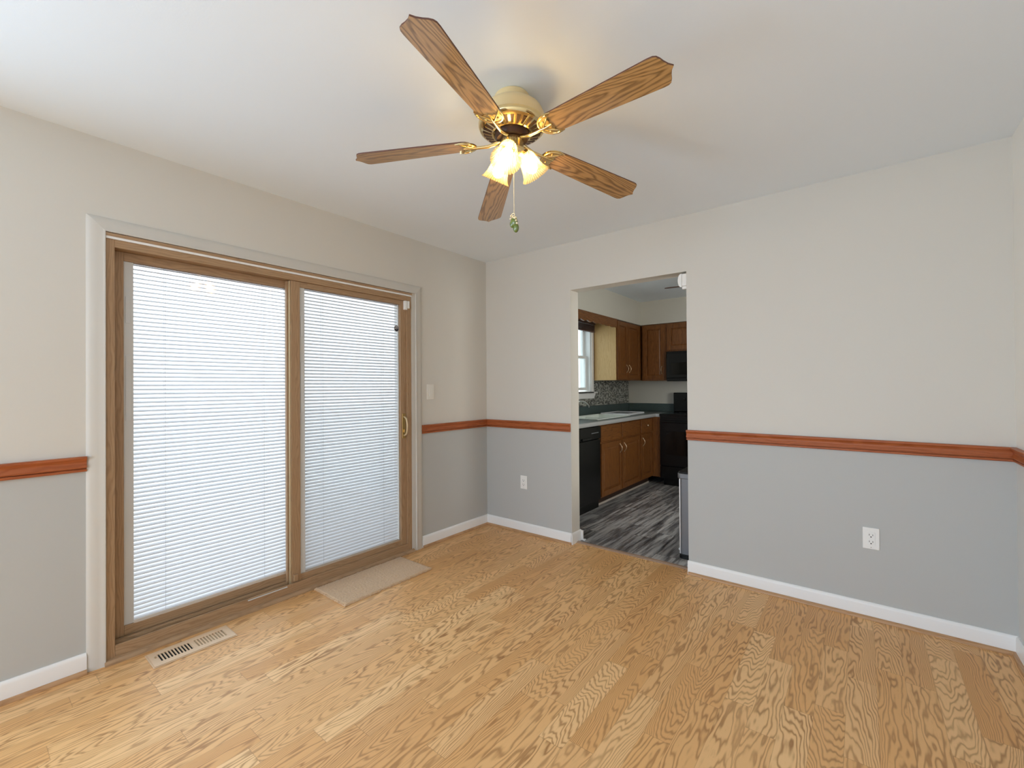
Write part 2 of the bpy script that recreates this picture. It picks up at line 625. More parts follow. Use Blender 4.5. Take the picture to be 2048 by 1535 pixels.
M_THRESH = grain('grey_brown_threshold', (168, 140, 118), (146, 120, 100), 'X', 1.0, 0.4, 0.4, 60, cath=False)
M_TOE = plain('dark_toe_kick', (52, 34, 24), 0.6)
M_SHOESTRIP = plain('pale_toe_strip', (190, 178, 166), 0.5)


def rug_mat():
    t = NT('beige_rug_pile')
    o = t.obj()
    n = t.noise(o, 190, 3.0, 0.7)
    b = t.noise(o, 9, 2.0)
    c = t.mix(n, lin((196, 160, 124)), lin((230, 198, 162)))
    c = t.mix(t.math('MULTIPLY', b, 0.35), c, lin((188, 162, 128)))
    t.bump(n, 0.7, 0.004)
    t.b.inputs['Sheen Weight'].default_value = 0.25
    return t.base(c, 0.95, 0, 0.1)


M_RUG = rug_mat()

# ------------------------------------------------------------------ room shell
H = 2.44
RW = 3.326
YB = -7.5            # wall behind the camera
WT = 0.125            # inner wall thickness
KY = 3.20             # kitchen far wall
KX = 3.45
OL, OR_, OT = 0.910, 1.827, 2.056     # doorway to the kitchen
DL, DR, DT = -2.664, -0.884, 2.006    # patio door rough opening

structure(MB().box(-0.02, RW + 0.12, YB - 0.1, 0.055, -0.08, 0.0).build('floor', M_OAK), 'strip oak floor')
structure(MB().box(-0.02, KX + 0.1, 0.055, KY + 0.1, -0.08, 0.0).build('floor_kitchen', M_VINYL), 'grey plank kitchen floor')
structure(MB().box(-0.2, KX + 0.1, YB - 0.1, KY + 0.1, H, H + 0.1).build('ceiling', M_CEIL), 'flat ceiling')

m = MB()
m.box(-0.16, 0, YB, DL, 0, H)
m.box(-0.16, 0, DR, WT, 0, H)
m.box(-0.16, 0, DL, DR, DT, H)
structure(m.build('wall_left', M_WALL), 'wall with the patio door')
m = MB()
m.box(0, OL, 0, WT, 0, H)
m.box(OR_, RW + 0.12, 0, WT, 0, H)
m.box(OL, OR_, 0, WT, OT, H)
structure(m.build('wall_back', M_WALL), 'wall with the kitchen doorway')
structure(MB().box(RW, RW + 0.12, YB, 0, 0, H).build('wall_right', M_WALL_LIT), 'right wall')
structure(MB().box(-0.16, RW + 0.12, YB - 0.12, YB, 0, H).build('wall_front', M_WALL), 'wall behind the camera')
# pale panes added behind the camera as backing for the fill lamps
for nm, lab, bx in (('added_pane_rear', 'large added pane behind the rear fill lamp', (0.42, 3.08, YB, YB + 0.012, 0.18, 2.24)),
                    ('added_pane_side', 'added pane behind the side fill lamp', (0.0, 0.012, -5.23, -3.47, 0.08, 2.03))):
    structure(MB().box(*bx).build(nm, M_VINYLWIN), lab)
# kitchen shell
WY0, WY1, WZ0, WZ1 = 1.12, 2.035, 1.205, 2.09
m = MB()
m.box(-0.16, 0, WT, WY0, 0, H)
m.box(-0.16, 0, WY1, KY + 0.1, 0, H)
m.box(-0.16, 0, WY0, WY1, 0, WZ0)
m.box(-0.16, 0, WY0, WY1, WZ1, H)
structure(m.build('wall_kitchen_left', M_KWALL), 'kitchen wall with the window')
structure(MB().box(0, KX, KY, KY + 0.1, 0, H).build('wall_kitchen_back', M_KWALL), 'far kitchen wall')
structure(MB().box(KX, KX + 0.1, WT, 0.2, 0, H).box(KX, KX + 0.1, 1.04, KY, 0, H).box(KX, KX + 0.1, 0.2, 1.04, 0, 0.85).box(KX, KX + 0.1, 0.2, 1.04, 2.15, H).build('wall_kitchen_right', M_KWALL), 'right kitchen wall')  # opening added to let the kitchen fill lamp in
m = MB()
m.prism([(0, WT), (0.348, WT), (0.348, 2.848), (KX, 2.848), (KX, KY), (0, KY)], 2.118, H)
structure(m.build('ceiling_soffit', M_KWALL), 'soffit above the kitchen cabinets')
structure(MB().box(-30, -0.165, -30, 30, -0.25, -0.15).build('ground', M_GROUND), 'patio ground outside')

# ---- skirting, shoe moulding, chair rails
BT = 0.089
prof_base = [(0, 0.0), (0.0125, 0.0), (0.0125, BT - 0.016), (0.010, BT - 0.006), (0.005, BT), (0, BT)]
prof_shoe = [(0.0125, 0), (0.027, 0), (0.0265, 0.006), (0.0235, 0.012), (0.0185, 0.016), (0.0125, 0.0175)]
CT, CB = 0.974, 0.906
prof_rail = [(0, CB), (0.010, CB), (0.013, CB + 0.003), (0.013, CB + 0.009), (0.011, CB + 0.012), (0.0055, CB + 0.0125), (0.0055, CB + 0.0155),
             (0.016, CB + 0.0165), (0.019, CB + 0.021), (0.0185, CB + 0.026), (0.014, CB + 0.034), (0.0125, CB + 0.042), (0.015, CB + 0.049),
             (0.021, CB + 0.055), (0.024, CB + 0.059), (0.024, CT - 0.003), (0.021, CT), (0, CT)]
LL, LR = -2.729, -0.782    # outer edges of the door casing


def run(name, mat, prof, p0, p1, out, m0=0, m1=0, label=None):
    return structure(MB().sweep(prof, p0, p1, out, m0, m1).build(name, mat, None, 0, 32), label)


run('baseboard_left', M_TRIM, prof_base, (0, -3.45), (0, LL), (1, 0), 0, 0, 'white skirting left of the patio door')
run('baseboard_left_corner', M_TRIM, prof_base, (0, LR), (0, 0), (1, 0), 0, -1, 'white skirting right of the patio door')
run('baseboard_back', M_TRIM, prof_base, (0, 0), (OL + 0.003, 0), (0, -1), 1, 0, 'white skirting left of the doorway')
run('baseboard_back_right', M_TRIM, prof_base, (OR_ - 0.006, 0), (RW, 0), (0, -1), 0, -1, 'white skirting right of the doorway')
run('baseboard_right', M_TRIM, prof_base, (RW, 0), (RW, YB), (-1, 0), 1, 0, 'white skirting of the right wall')
run('baseboard_jamb', M_TRIM, prof_base, (OL, -0.0125), (OL, WT + 0.012), (1, 0), 0, 0, 'white skirting return in the doorway')
run('trim_1', M_SHOE_Y, prof_shoe, (0, -3.45), (0, LL), (1, 0), 0, 0, 'oak shoe moulding left of the patio door')
run('trim_2', M_SHOE_Y, prof_shoe, (0, LR), (0, 0), (1, 0), 0, -1, 'oak shoe moulding in the corner')
run('trim_3', M_SHOE_X, prof_shoe, (0, 0), (OL + 0.004, 0), (0, -1), 1, 0, 'oak shoe moulding left of the doorway')
run('trim_4', M_SHOE_X, prof_shoe, (OR_, 0), (RW, 0), (0, -1), 0, -1, 'oak shoe moulding right of the doorway')
run('trim_5', M_SHOE_Y, prof_shoe, (RW, 0), (RW, YB), (-1, 0), 1, 0, 'oak shoe moulding of the right wall')
run('trim_6', M_RAIL_Y, prof_rail, (0, -3.45), (0, LL), (1, 0), 0, 0, 'cherry chair rail left of the patio door')
run('trim_7', M_RAIL_Y, prof_rail, (0, LR), (0, 0), (1, 0), 0, -1, 'cherry chair rail between patio door and corner')
run('trim_8', M_RAIL_X, prof_rail, (0, 0), (OL - 0.004, 0), (0, -1), 1, 0, 'short cherry chair rail left of the doorway')
run('trim_9', M_RAIL_X, prof_rail, (OR_ - 0.006, 0), (RW, 0), (0, -1), 0, -1, 'long cherry chair rail right of the doorway')
run('trim_10', M_RAIL_Y, prof_rail, (RW, 0), (RW, YB), (-1, 0), 1, 0, 'cherry chair rail on the right wall')
# kitchen-side skirting stub and the doorway threshold
structure(MB().box(OL - 0.4, OL + 0.03, WT, WT + 0.014, 0, 0.085).box(OL + 0.018, OL + 0.045, WT + 0.0, WT + 0.03, 0, 0.012).build('baseboard_kitchen', M_TRIM, None, 0.003), 'white skirting end on the kitchen side')
structure(MB().sweep([(0, 0), (0, 0.003), (0.012, 0.009), (0.034, 0.009), (0.046, 0.003), (0.046, 0)], (OL, 0.052), (OR_, 0.052), (0, 1)).build('trim_11', M_THRESH), 'grey brown threshold strip')

m = MB()
m.box(OL, OL + 0.0012, 0.0, WT + 0.0005, 0.0, OT)
m.box(OR_ - 0.0012, OR_, 0.0, WT + 0.0005, 0.0, OT)
m.box(OL, OR_, 0.0, WT + 0.0005, OT - 0.0012, OT)
structure(m.build('trim_16', M_JAMB), 'off white painted reveal of the kitchen doorway')

# door casing (flat stock with eased edge) - mitred legs and head
CW = LL - DL
cas = MB()
cp = [(0, 0), (0.013, 0), (0.016, 0.003), (0.016, 0.052), (0.012, 0.060), (0, 0.0635)]
cp = [(0.0, 0.0), (0.015, 0.0), (0.017, 0.002), (0.017, 0.008), (0.0155, 0.011), (0.0145, 0.030), (0.0125, 0.050), (0.009, 0.060), (0.004, 0.066), (0.0, 0.066)]


def casing_leg(y_in, sgn, z1):
    n = len(cp)
    vs = []
    for e in (0, 1):
        for d, w in cp:
            zz = 0.0 if e == 0 else z1 + w
            vs.append((d, y_in + sgn * w, zz))
    fs = [(i, (i + 1) % n, n + (i + 1) % n, n + i) for i in range(n)] + [tuple(range(n)), tuple(range(n, 2 * n))]
    cas.add(vs, fs)


ZH = 2.010
casing_leg(DL, -1, ZH)
casing_leg(-0.848, 1, ZH)
cas.box(0.0, 0.007, DR, -0.8478, 0.0, ZH)
n = len(cp)
vs = [(d, DL - w, ZH + w) for d, w in cp] + [(d, -0.848 + w, ZH + w) for d, w in cp]
cas.add(vs, [(i, (i + 1) % n, n + (i + 1) % n, n + i) for i in range(n)])
# slightly wider right leg
o = structure(cas.build('trim_12', M_CASING, None, 0, 35), 'off white casing around the patio door')

# ------------------------------------------------------------------ sliding patio door
door = thing('door_1', 'tan wooden sliding patio door with built-in white blinds', 'door', (0, (DL + DR) / 2, 0), kind='structure')
FT, FI = 1.981, 1.944            # frame head outer / inner
FL, FR = -2.631, -0.927
fr = MB()
fr.box(-0.150, 0.004, DL + 0.001, FL, 0.020, FT)       # left jamb
fr.box(-0.150, 0.004, FR, DR - 0.001, 0.020, FT)       # right jamb
fr.build('door_jamb', M_DOORV, door, 0.002)
fh = MB()
fh.box(-0.150, 0.004, FL, FR, FI, FT)
fh.box(-0.150, -0.054, FL, FR, 0.020, 0.079)           # sill behind the tracks
fh.box(-0.054, -0.004, FL, FR, 0.020, 0.048)           # track bed
fh.box(-0.004, 0.004, FL, FR, 0.020, 0.076)            # front lip
fh.box(-0.034, -0.027, FL, -1.824, 0.048, 0.084)       # track ridge
fh.build('door_head_and_sill', M_DOORH, door, 0.0015)
MB().box(-0.004, 0.010, DL + 0.001, DR - 0.001, FT, 1.9925).build('caulk_line', M_TRIM, door)
MB().box(-0.004, 0.014, DL - 0.002, DR + 0.002, 1.9925, 2.0075).build('head_bead', M_DOORH, door, 0.002)
MB().sweep([(0.0, 0), (0.027, 0), (0.026, 0.008), (0.020, 0.017), (0.008, 0.0215), (0.0, 0.022)], (0, DL - 0.006), (0, DR + 0.012), (1, 0)).build('sill_shoe', M_DOORH, door, 0, 40)


def panel(name, xf, xb, y0, y1, z0, z1, sl, sr, rt, rb, label):
    """stiles and rails; xf = room side"""
    p = MB()
    p.box(xb, xf, y0, y0 + sl, z0, z1)
    p.box(xb, xf, y1 - sr, y1, z0, z1)
    stile = p.build(name, M_DOORV, door, 0.002)
    q = MB()
    q.box(xb, xf - 0.001, y0 + sl, y1 - sr, z1 - rt, z1)
    q.box(xb, xf - 0.001, y0 + sl, y1 - sr, z0, z0 + rb)
    q.build('panel_rails', M_DOORH, stile, 0.002)
    if label: stile['label'] = label
    return stile


def slats(parent, xc, y0, y1, z0, z1, tilt, name='blind_slats'):
    pitch, w = 0.0215, 0.0254
    b = MB()
    nsl = int((z1 - z0) / pitch) + 1
    dx, dz = math.cos(tilt) * w / 2, math.sin(tilt) * w / 2
    for i in range(nsl):
        zc = z1 - 0.014 - i * pitch
        pts = []
        for s in (-1, -0.5, 0, 0.5, 1):
            crown = 0.0026 * (1 - s * s)
            # room-side edge (+x) low, outer edge high
            pts.append((xc + s * dx + crown * math.sin(tilt), zc - s * dz + crown * math.cos(tilt)))
        vs = []
        for y in (y0, y1):
            vs += [(x, y, z + 0.0002) for x, z in pts] + [(x, y, z - 0.0002) for x, z in pts]
        fs = []
        for k in range(4):
            fs.append((k, k + 1, 10 + k + 1, 10 + k))
            fs.append((5 + k + 1, 5 + k, 15 + k, 15 + k + 1))
        fs += [(0, 10, 15, 5), (4, 9, 19, 14)]
        b.add(vs, fs)
    o = b.build(name, M_SLAT, parent, 0, 60)
    c = MB()
    for yc in (y0 + 0.13, y1 - 0.13):
        c.box(xc + dx + 0.001, xc + dx + 0.002, yc - 0.0005, yc + 0.0005, z0, z1)
        c.box(xc - dx - 0.002, xc - dx - 0.001, yc - 0.0008, yc + 0.0008, z0, z1)
    c.build('ladder_cord', M_STEM, parent)
    e = MB()
    e.box(xc - 0.014, xc + 0.014, y0, y1, z1 - 0.004, z1 + 0.02)
    e.box(xc - 0.012, xc + 0.012, y0, y1, z0 - 0.02, z0 - 0.002)
    e.build('blind_headrail', M_OPER, parent)
    return o


def operator_track(parent, x, y0, y1, z0, z1):
    t = MB()
    t.box(x - 0.006, x, y0, y1, z0, z1)
    tr = t.build('operator_track', M_OPER, parent, 0.001)
    return tr


# fixed panel on the left, set back in the outer track
fixed = panel('fixed_panel', -0.056, -0.100, FL - 0.0, -1.745, 0.080, FI, 0.043, 0.055, 0.042, 0.046, 'fixed left leaf, set back')
GX = -0.074
MB().box(GX - 0.004, GX, -2.588, -1.800, 0.126, 1.902).build('glass_pane', M_GLASS, fixed)
operator_track(fixed, GX + 0.0065, -2.588, -2.549, 0.126, 1.902)
slats(fixed, GX - 0.026, -2.547, -1.802, 0.122, 1.912, R(27))
k = MB()
k.box(GX + 0.0065, GX + 0.0105, -2.580, -2.562, 1.60, 1.73)
k.box(GX + 0.0065, GX + 0.0095, -2.579, -2.556, 1.12, 1.44)
k.build('operator_slider', M_OPER, fixed, 0.001)

# sliding panel on the right, inner track
slide = panel('sliding_panel', -0.006, -0.046, -1.807, FR, 0.055, FI, 0.056, 0.052, 0.034, 0.058, 'sliding right leaf')
GX2 = -0.022
MB().box(GX2 - 0.004, GX2, -1.751, -0.979, 0.113, 1.910).build('glass_pane', M_GLASS, slide)
operator_track(slide, GX2 + 0.0065, -1.751, -1.717, 0.113, 1.910)
slats(slide, GX2 - 0.026, -1.715, -0.985, 0.108, 1.920, R(29))
MB().box(GX2 - 0.048, GX2 - 0.006, -0.9845, -0.978, 0.100, 1.915).build('glazing_strip', M_WHITEPL, slide)
MB().box(GX - 0.046, GX - 0.006, -1.8015, -1.795, 0.110, 1.905).build('glazing_strip', M_WHITEPL, fixed)
k = MB()
k.box(GX2 + 0.0065, GX2 + 0.0105, -1.744, -1.726, 1.60, 1.73)
k.box(GX2 + 0.0065, GX2 + 0.0095, -1.744, -1.722, 1.12, 1.44)
k.build('operator_slider', M_OPER, slide, 0.001)
tag(MB().box(-0.046, -0.012, -1.8130, -1.808, 0.060, FI - 0.004).build('weather_strip', M_GOLDTRIM, slide, 0.001), 'pale gold weather strip')
MB().box(-0.054, -0.030, -1.822, -1.8135, 0.060, FI - 0.004).build('interlock_strip', M_DOORV, slide, 0.001)
# corner bumper and foot catch at the meeting stile
kb = MB()
kb.box(-0.006, 0.010, -1.800, -1.772, 0.085, 0.125)
kb.box(-0.006, 0.006, -1.820, -1.800, 0.055, 0.075)
kb.build('foot_latch', M_DOORV, slide, 0.003)
MB().box(0.004, 0.009, -2.06, -1.84, 0.064, 0.070).build('track_cover', M_OPER, door, 0.001)
tag(MB().box(-0.136, -0.135, -1.79, FR, 0.08, FI).build('insect_screen', M_SCREEN, door), 'grey insect screen outside the right leaf')
# handle: bowed pale-brass pull on a back plate
hp = MB()
hp.box(-0.006, -0.001, -0.968, -0.938, 0.885, 1.075)
hp_o = hp.build('handle_plate', M_BRASS_DULL, slide, 0.002)
pts = [(0.0, -0.953, 1.052)]
for i in range(13):
    a = math.pi * i / 12
    pts.append((0.004 + 0.034 * math.sin(a) ** 0.7, -0.953, 0.978 + 0.068 * math.cos(a)))
pts.append((0.0, -0.953, 0.905))
MB().tube(pts, 0.0065, 12).build('pull_handle', M_GOLDTRIM, slide, 0, 50)
MB().box(-0.002, 0.010, -0.960, -0.946, 0.930, 0.955).build('thumb_latch', M_BRASS_DULL, slide, 0.002)
# small octagonal security sticker on the glass
oc = [(0.0215 * math.cos(R(22.5 + 45 * i)), 0.0235 * math.sin(R(22.5 + 45 * i))) for i in range(8)]
oc2 = [(x * 1.14, y * 1.14) for x, y in oc]
MS = Matrix(((0, 0, 1, GX2), (1, 0, 0, -1.004), (0, 1, 0, 1.7255), (0, 0, 0, 1)))
stk = MB().prism(oc2, 0.0004, 0.0008, MS).build('security_sticker', M_WHITEPL, slide)
stk['label'] = 'small dark octagonal security sticker'
MB().prism(oc, 0.0008, 0.0012, MS).build('sticker_face', M_STICK, slide)


def text_mesh(name, body, size, mat, parent, Mx, extr=0.0003):
    cu = bpy.data.curves.new(name, 'FONT')
    cu.body = body
    cu.size = size
    cu.extrude = extr
    cu.align_x, cu.align_y = 'CENTER', 'CENTER'
    tmp = bpy.data.objects.new(name + '_tmp', cu)
    COL.objects.link(tmp)
    dg = bpy.context.evaluated_depsgraph_get()
    me = bpy.data.meshes.new_from_object(tmp.evaluated_get(dg))
    bpy.data.objects.remove(tmp)
    me.transform(Matrix.Translation(-ORG[parent.name]) @ Mx)
    me.materials.clear()
    me.materials.append(mat)
    o = bpy.data.objects.new(name, me)
    COL.objects.link(o)
    o.parent = parent
    ORG[o.name] = ORG[parent.name]
    return o


text_mesh('sticker_lettering', 'ADT', 0.017, M_WHITEPL, slide, Matrix(((0, 0, 1, GX2 + 0.0014), (1, 0, 0, -1.004), (0, 1, 0, 1.7255), (0, 0, 0, 1))))
MB().prism([(-0.013, 0.010), (0.013, 0.010), (0.009, 0.016), (-0.009, 0.016)], 0.0012, 0.0016, MS).build('sticker_stripe', M_OPER, slide)

# ------------------------------------------------------------------ small wall fittings
# alarm contact in the top right corner of the door
t = thing('contact_sensor', 'small white alarm contact in the top right corner of the patio door', 'sensor', (-0.006, -0.932, 1.905))
MB().box(-0.006, 0.016, -0.954, -0.928, 1.872, 1.942).build('sensor_body', M_WHITEPL, t, 0.004)
MB().box(0.004, 0.018, -0.924, -0.908, 1.885, 1.942).build('sensor_magnet', M_WHITEPL, t, 0.003)

# light switch on the patio-door wall
t = thing('light_switch', 'off white rocker light switch on the wall right of the patio door', 'light switch', (0, -0.690, 1.238))
MB().box(0, 0.006, -0.728, -0.652, 1.176, 1.300).build('switch_plate', M_ALMOND, t, 0.003)
MB().add([(0.006, -0.707, 1.204), (0.006, -0.673, 1.204), (0.006, -0.673, 1.272), (0.006, -0.707, 1.272),
          (0.012, -0.707, 1.204), (0.012, -0.673, 1.204), (0.0075, -0.673, 1.272), (0.0075, -0.707, 1.272)],
         [(0, 1, 2, 3), (4, 5, 6, 7), (0, 1, 5, 4), (1, 2, 6, 5), (2, 3, 7, 6), (3, 0, 4, 7)]).build('switch_rocker', M_ALMOND, t, 0.001)


def outlet(name, label, x, z, w=0.072, h=0.116):
    t = thing(name, label, 'outlet', (x, 0, z), group=None)
    MB().box(x - w / 2, x + w / 2, -0.006, 0, z - h / 2, z + h / 2).build('cover_plate', M_WHITEPL, t, 0.003)
    MB().box(x - 0.0175, x + 0.0175, -0.0085, -0.006, z - 0.034, z + 0.034).build('socket_face', M_WHITEPL, t, 0.001)
    s = MB()
    for dz in (0.017, -0.019):
        s.box(x - 0.0085, x - 0.0063, -0.0092, -0.0084, z + dz - 0.001, z + dz + 0.008)
        s.box(x + 0.0063, x + 0.0085, -0.0092, -0.0084, z + dz - 0.001, z + dz + 0.007)
        s.prism([(0.0032 * math.cos(R(30 * i)), 0.0032 * math.sin(R(30 * i))) for i in range(12)], 0, 0.0008,
                Matrix(((1, 0, 0, x), (0, 0, -1, -0.0084), (0, 1, 0, z + dz - 0.0075), (0, 0, 0, 1))))
    s.build('socket_slots', M_SLOT, t)
    MB().box(x - 0.002, x + 0.002, -0.0068, -0.0058, z - 0.049, z - 0.047).build('plate_screw', M_SLOT, t)
    return t


outlet('wall_outlet', 'white duplex outlet under the short chair rail near the corner', 0.4315, 0.4390)
outlet('wall_outlet', 'white duplex outlet under the long chair rail right of the doorway', 2.7905, 0.4370)

# motion detector on the doorway jamb
t = thing('motion_sensor', 'rounded white motion sensor at the top right of the kitchen doorway', 'sensor', (OR_, 0.03, 2.0))
MB().box(OR_ - 0.030, OR_ + 0.000, -0.004, 0.035, 1.957, 2.040).build('mounting_plate', M_WHITEPL, t, 0.003)
pr = [(-0.0305 - 0.026 * math.sin(math.pi * i / 14) ** 0.75, -0.046 * math.cos(math.pi * i / 14)) for i in range(15)]
MB().prism([(a, b) for a, b in pr], -0.006, 0.045, Matrix(((1, 0, 0, OR_), (0, 0, 1, 0), (0, 1, 0, 1.996), (0, 0, 0, 1)))).build('sensor_lens', M_WHITEPL, t, 0, 40)
MB().box(OR_ - 0.032, OR_, 0.0, 0.03, 1.935, 1.957).build('swivel_bracket', M_WHITEPL, t, 0.006)

# ------------------------------------------------------------------ floor register
VX0, VX1, VY0, VY1 = 0.070, 0.216, -2.530, -2.196
t = thing('floor_register', 'beige metal floor register with slots in front of the patio door', 'floor vent', ((VX0 + VX1) / 2, (VY0 + VY1) / 2, 0))
f = MB()
i0, i1 = VX0 + 0.034, VX1 - 0.034
j0, j1 = VY0 + 0.030, VY1 - 0.026
jm = (j0 + j1) / 2
zt = 0.0065
for (a, b, c, d) in ((VX0, i0, VY0, VY1), (i1, VX1, VY0, VY1), (i0, i1, VY0, j0), (i0, i1, j1, VY1), (i0, i1, jm - 0.008, jm + 0.008)):
    f.box(a, b, c, d, 0.0006, zt)
ns = 10
for (a, b) in ((j0, jm - 0.008), (jm + 0.008, j1)):
    p = (b - a) / ns
    for i in range(ns + 1):
        yy = a + i * p
        f.box(i0, i1, max(a, yy - p * 0.22), min(b, yy + p * 0.22), 0.0012, zt - 0.0008)
f.build('grille', M_REG, t, 0.0006)
lip = MB()
lip.prism([(VX0 - 0.006, VY0 - 0.006), (VX1 + 0.006, VY0 - 0.006), (VX1 + 0.006, VY1 + 0.006), (VX0 - 0.006, VY1 + 0.006)], 0.0002, 0.0026)
# ring only: cut by building four strips
lip = MB()
for (a, b, c, d) in ((VX0 - 0.006, VX0, VY0 - 0.006, VY1 + 0.006), (VX1, VX1 + 0.006, VY0 - 0.006, VY1 + 0.006), (VX0, VX1, VY0 - 0.006, VY0), (VX0, VX1, VY1, VY1 + 0.006)):
    lip.box(a, b, c, d, 0.0004, 0.0035)
lip.build('rim', M_REG, t, 0.001)
tag(MB().box(i0, i1, j0, jm - 0.008, 0.0004, 0.0010).build('duct_opening', M_DUCT, t), 'dark opening')
tag(MB().box(i0, i1, jm + 0.008, j1, 0.0004, 0.0022).build('damper_blade', M_DAMPER, t), 'closed tan damper')
MB().box(i0 + 0.022, i0 + 0.032, j0 - 0.013, j0 - 0.006, 0.004, 0.012).build('damper_lever', M_DAMPER, t, 0.001)

# ------------------------------------------------------------------ rug
t_rug = None
b = MB()
nx, ny = 70, 134
RX0, RX1, RY0, RY1 = 0.036, 0.388, -1.686, -1.020


def rug_pt(i, j):
    x = RX0 + (RX1 - RX0) * i / nx
    y = RY0 + (RY1 - RY0) * j / ny
    x += 0.006 * noise.noise(Vector((y * 6, 1.7, 0.2))) * (i / nx)
    ex = min(i, nx - i) / nx * (RX1 - RX0)
    ey = min(j, ny - j) / ny * (RY1 - RY0)
    if i in (0, nx): x += 0.004 * noise.noise(Vector((y * 90, 3.1, 0))) * 2
    if j in (0, ny): y += 0.004 * noise.noise(Vector((x * 90, 8.1, 0))) * 2
    e = min(1.0, min(ex, ey) / 0.012)
    z = 0.004 + 0.010 * math.sqrt(max(e, 0)) + 0.0042 * noise.noise(Vector((x * 110, y * 110, 0))) + 0.0012 * noise.noise(Vector((x * 25, y * 25, 4)))
    return (x, y, z)


vs = [rug_pt(i, j) for i in range(nx + 1) for j in range(ny + 1)]
fs = [(i * (ny + 1) + j, (i + 1) * (ny + 1) + j, (i + 1) * (ny + 1) + j + 1, i * (ny + 1) + j + 1) for i in range(nx) for j in range(ny)]
b.add(vs, fs)
per = [(i, 0) for i in range(nx + 1)] + [(nx, j) for j in range(1, ny + 1)] + [(i, ny) for i in range(nx - 1, -1, -1)] + [(0, j) for j in range(ny - 1, 0, -1)]
n0 = len(b.v)
b.v += [Vector((vs[i * (ny + 1) + j][0], vs[i * (ny + 1) + j][1], 0.0008)) for i, j in per]
for q in range(len(per)):
    q2 = (q + 1) % len(per)
    a0 = per[q][0] * (ny + 1) + per[q][1]
    a1 = per[q2][0] * (ny + 1) + per[q2][1]
    b.f.append((a0, a1, n0 + q2, n0 + q))
b.f.append(tuple(range(n0, n0 + len(per))))
t = thing('door_mat', 'small beige pile mat on the floor in front of the sliding door leaf', 'rug', (0.21, -1.35, 0))
b.build('pile', M_RUG, t, 0, 60)
# frayed tufts round the edge
fz = MB()
for q in range(620):
    i, j = per[random.randrange(len(per))]
    x, y, z = rug_pt(i, j)
    cx, cy = (RX0 + RX1) / 2, (RY0 + RY1) / 2
    ox = (1 if i == nx else -1 if i == 0 else random.uniform(-.3, .3))
    oy = (1 if j == ny else -1 if j == 0 else random.uniform(-.3, .3))
    if i == 0: continue
    L = random.uniform(0.003, 0.008)
    p = Vector((x - ox * 0.004, y - oy * 0.004, 0.003 + random.random() * 0.009))
    d = Vector((ox + random.uniform(-.5, .5), oy + random.uniform(-.5, .5), random.uniform(-.2, .6))).normalized()
    fz.tube([p, p + d * L * .6, p + d * L + Vector((0, 0, -0.001))], [0.0014, 0.0012, 0.0006], 5)
fo = fz.build('frayed_edge', M_RUG, t, 0, 60)
fo['kind'] = 'stuff'

# ------------------------------------------------------------------ ceiling fan
FX, FY = 1.666, -1.710
ZR = 2.262
fan = thing('ceiling_fan', 'brass and cream ceiling fan with five oak blades and three lit glass shades', 'ceiling fan', (FX, FY, H))
MT = Matrix.Translation((FX, FY, 0))
MB().lathe([(0, H), (0.066, H), (0.070, H - 0.004), (0.070, H - 0.040), (0.060, H - 0.052), (0, H - 0.052)], 56, MT).build('canopy', M_CREAM, fan, 0, 40)
MB().lathe([(0.05, 2.398), (0.084, 2.398), (0.105, 2.392), (0.121, 2.378), (0.129, 2.360), (0.131, 2.340), (0.131, 2.329), (0.05, 2.329)], 64, MT).build('motor_housing', M_CREAM, fan, 0, 40)
MB().lathe([(0.06, 2.331), (0.129, 2.331), (0.1345, 2.327), (0.1345, 2.318), (0.131, 2.308), (0.124, 2.302), (0.076, 2.286), (0.072, 2.288), (0.072, 2.298), (0.06, 2.300)], 64, MT).build('brass_band', M_BRASS, fan, 0, 40)
ve = MB()
for i in range(28):
    a = 2 * math.pi * i / 28
    Mv = MT @ Matrix.Rotation(a, 4, 'Z')
    # slot plates lying on the sloping underside
    z_in, z_out = 2.2885, 2.2995
    w0, w1 = 0.0045, 0.0075
    r0, r1 = 0.083, 0.117
    ve.add([(r0, -w0, z_in), (r0, w0, z_in), (r1, w1, z_out), (r1, -w1, z_out),
            (r0, -w0, z_in - 0.0012), (r0, w0, z_in - 0.0012), (r1, w1, z_out - 0.0012), (r1, -w1, z_out - 0.0012)],
           [(0, 1, 2, 3), (4, 5, 6, 7), (0, 1, 5, 4), (1, 2, 6, 5), (2, 3, 7, 6), (3, 0, 4, 7)], Mv)
ve.build('vent_slots', M_DARK, fan)
MB().lathe([(0, 2.296), (0.069, 2.296), (0.069, 2.276), (0.062, 2.266), (0, 2.266)], 48, MT).build('rotor_core', M_DARK, fan, 0, 40)
# switch housing and fitter of the light kit
MB().lathe([(0, 2.268), (0.042, 2.268), (0.0465, 2.264), (0.0465, 2.228), (0.049, 2.222), (0.049, 2.212), (0.042, 2.200), (0.026, 2.192), (0.014, 2.188), (0.012, 2.178), (0.006, 2.170), (0, 2.169)], 96, MT, 32, 0.0007).build('switch_housing', M_BRASS, fan, 0, 40)

# blades
TH = [math.degrees(-1.3301) + 72 * k for k in range(5)]
PIT = -9.8


def blade_mesh():
    half = [(0.163, 0.000), (0.165, 0.020), (0.172, 0.034), (0.184, 0.044), (0.200, 0.0495), (0.30, 0.0535), (0.45, 0.0585), (0.605, 0.0635),
            (0.620, 0.0625), (0.630, 0.057), (0.637, 0.045), (0.642, 0.030), (0.650, 0.013), (0.661, 0.0)]
    poly = half + [(x, -y) for x, y in reversed(half[1:-1])]
    return poly


poly = blade_mesh()


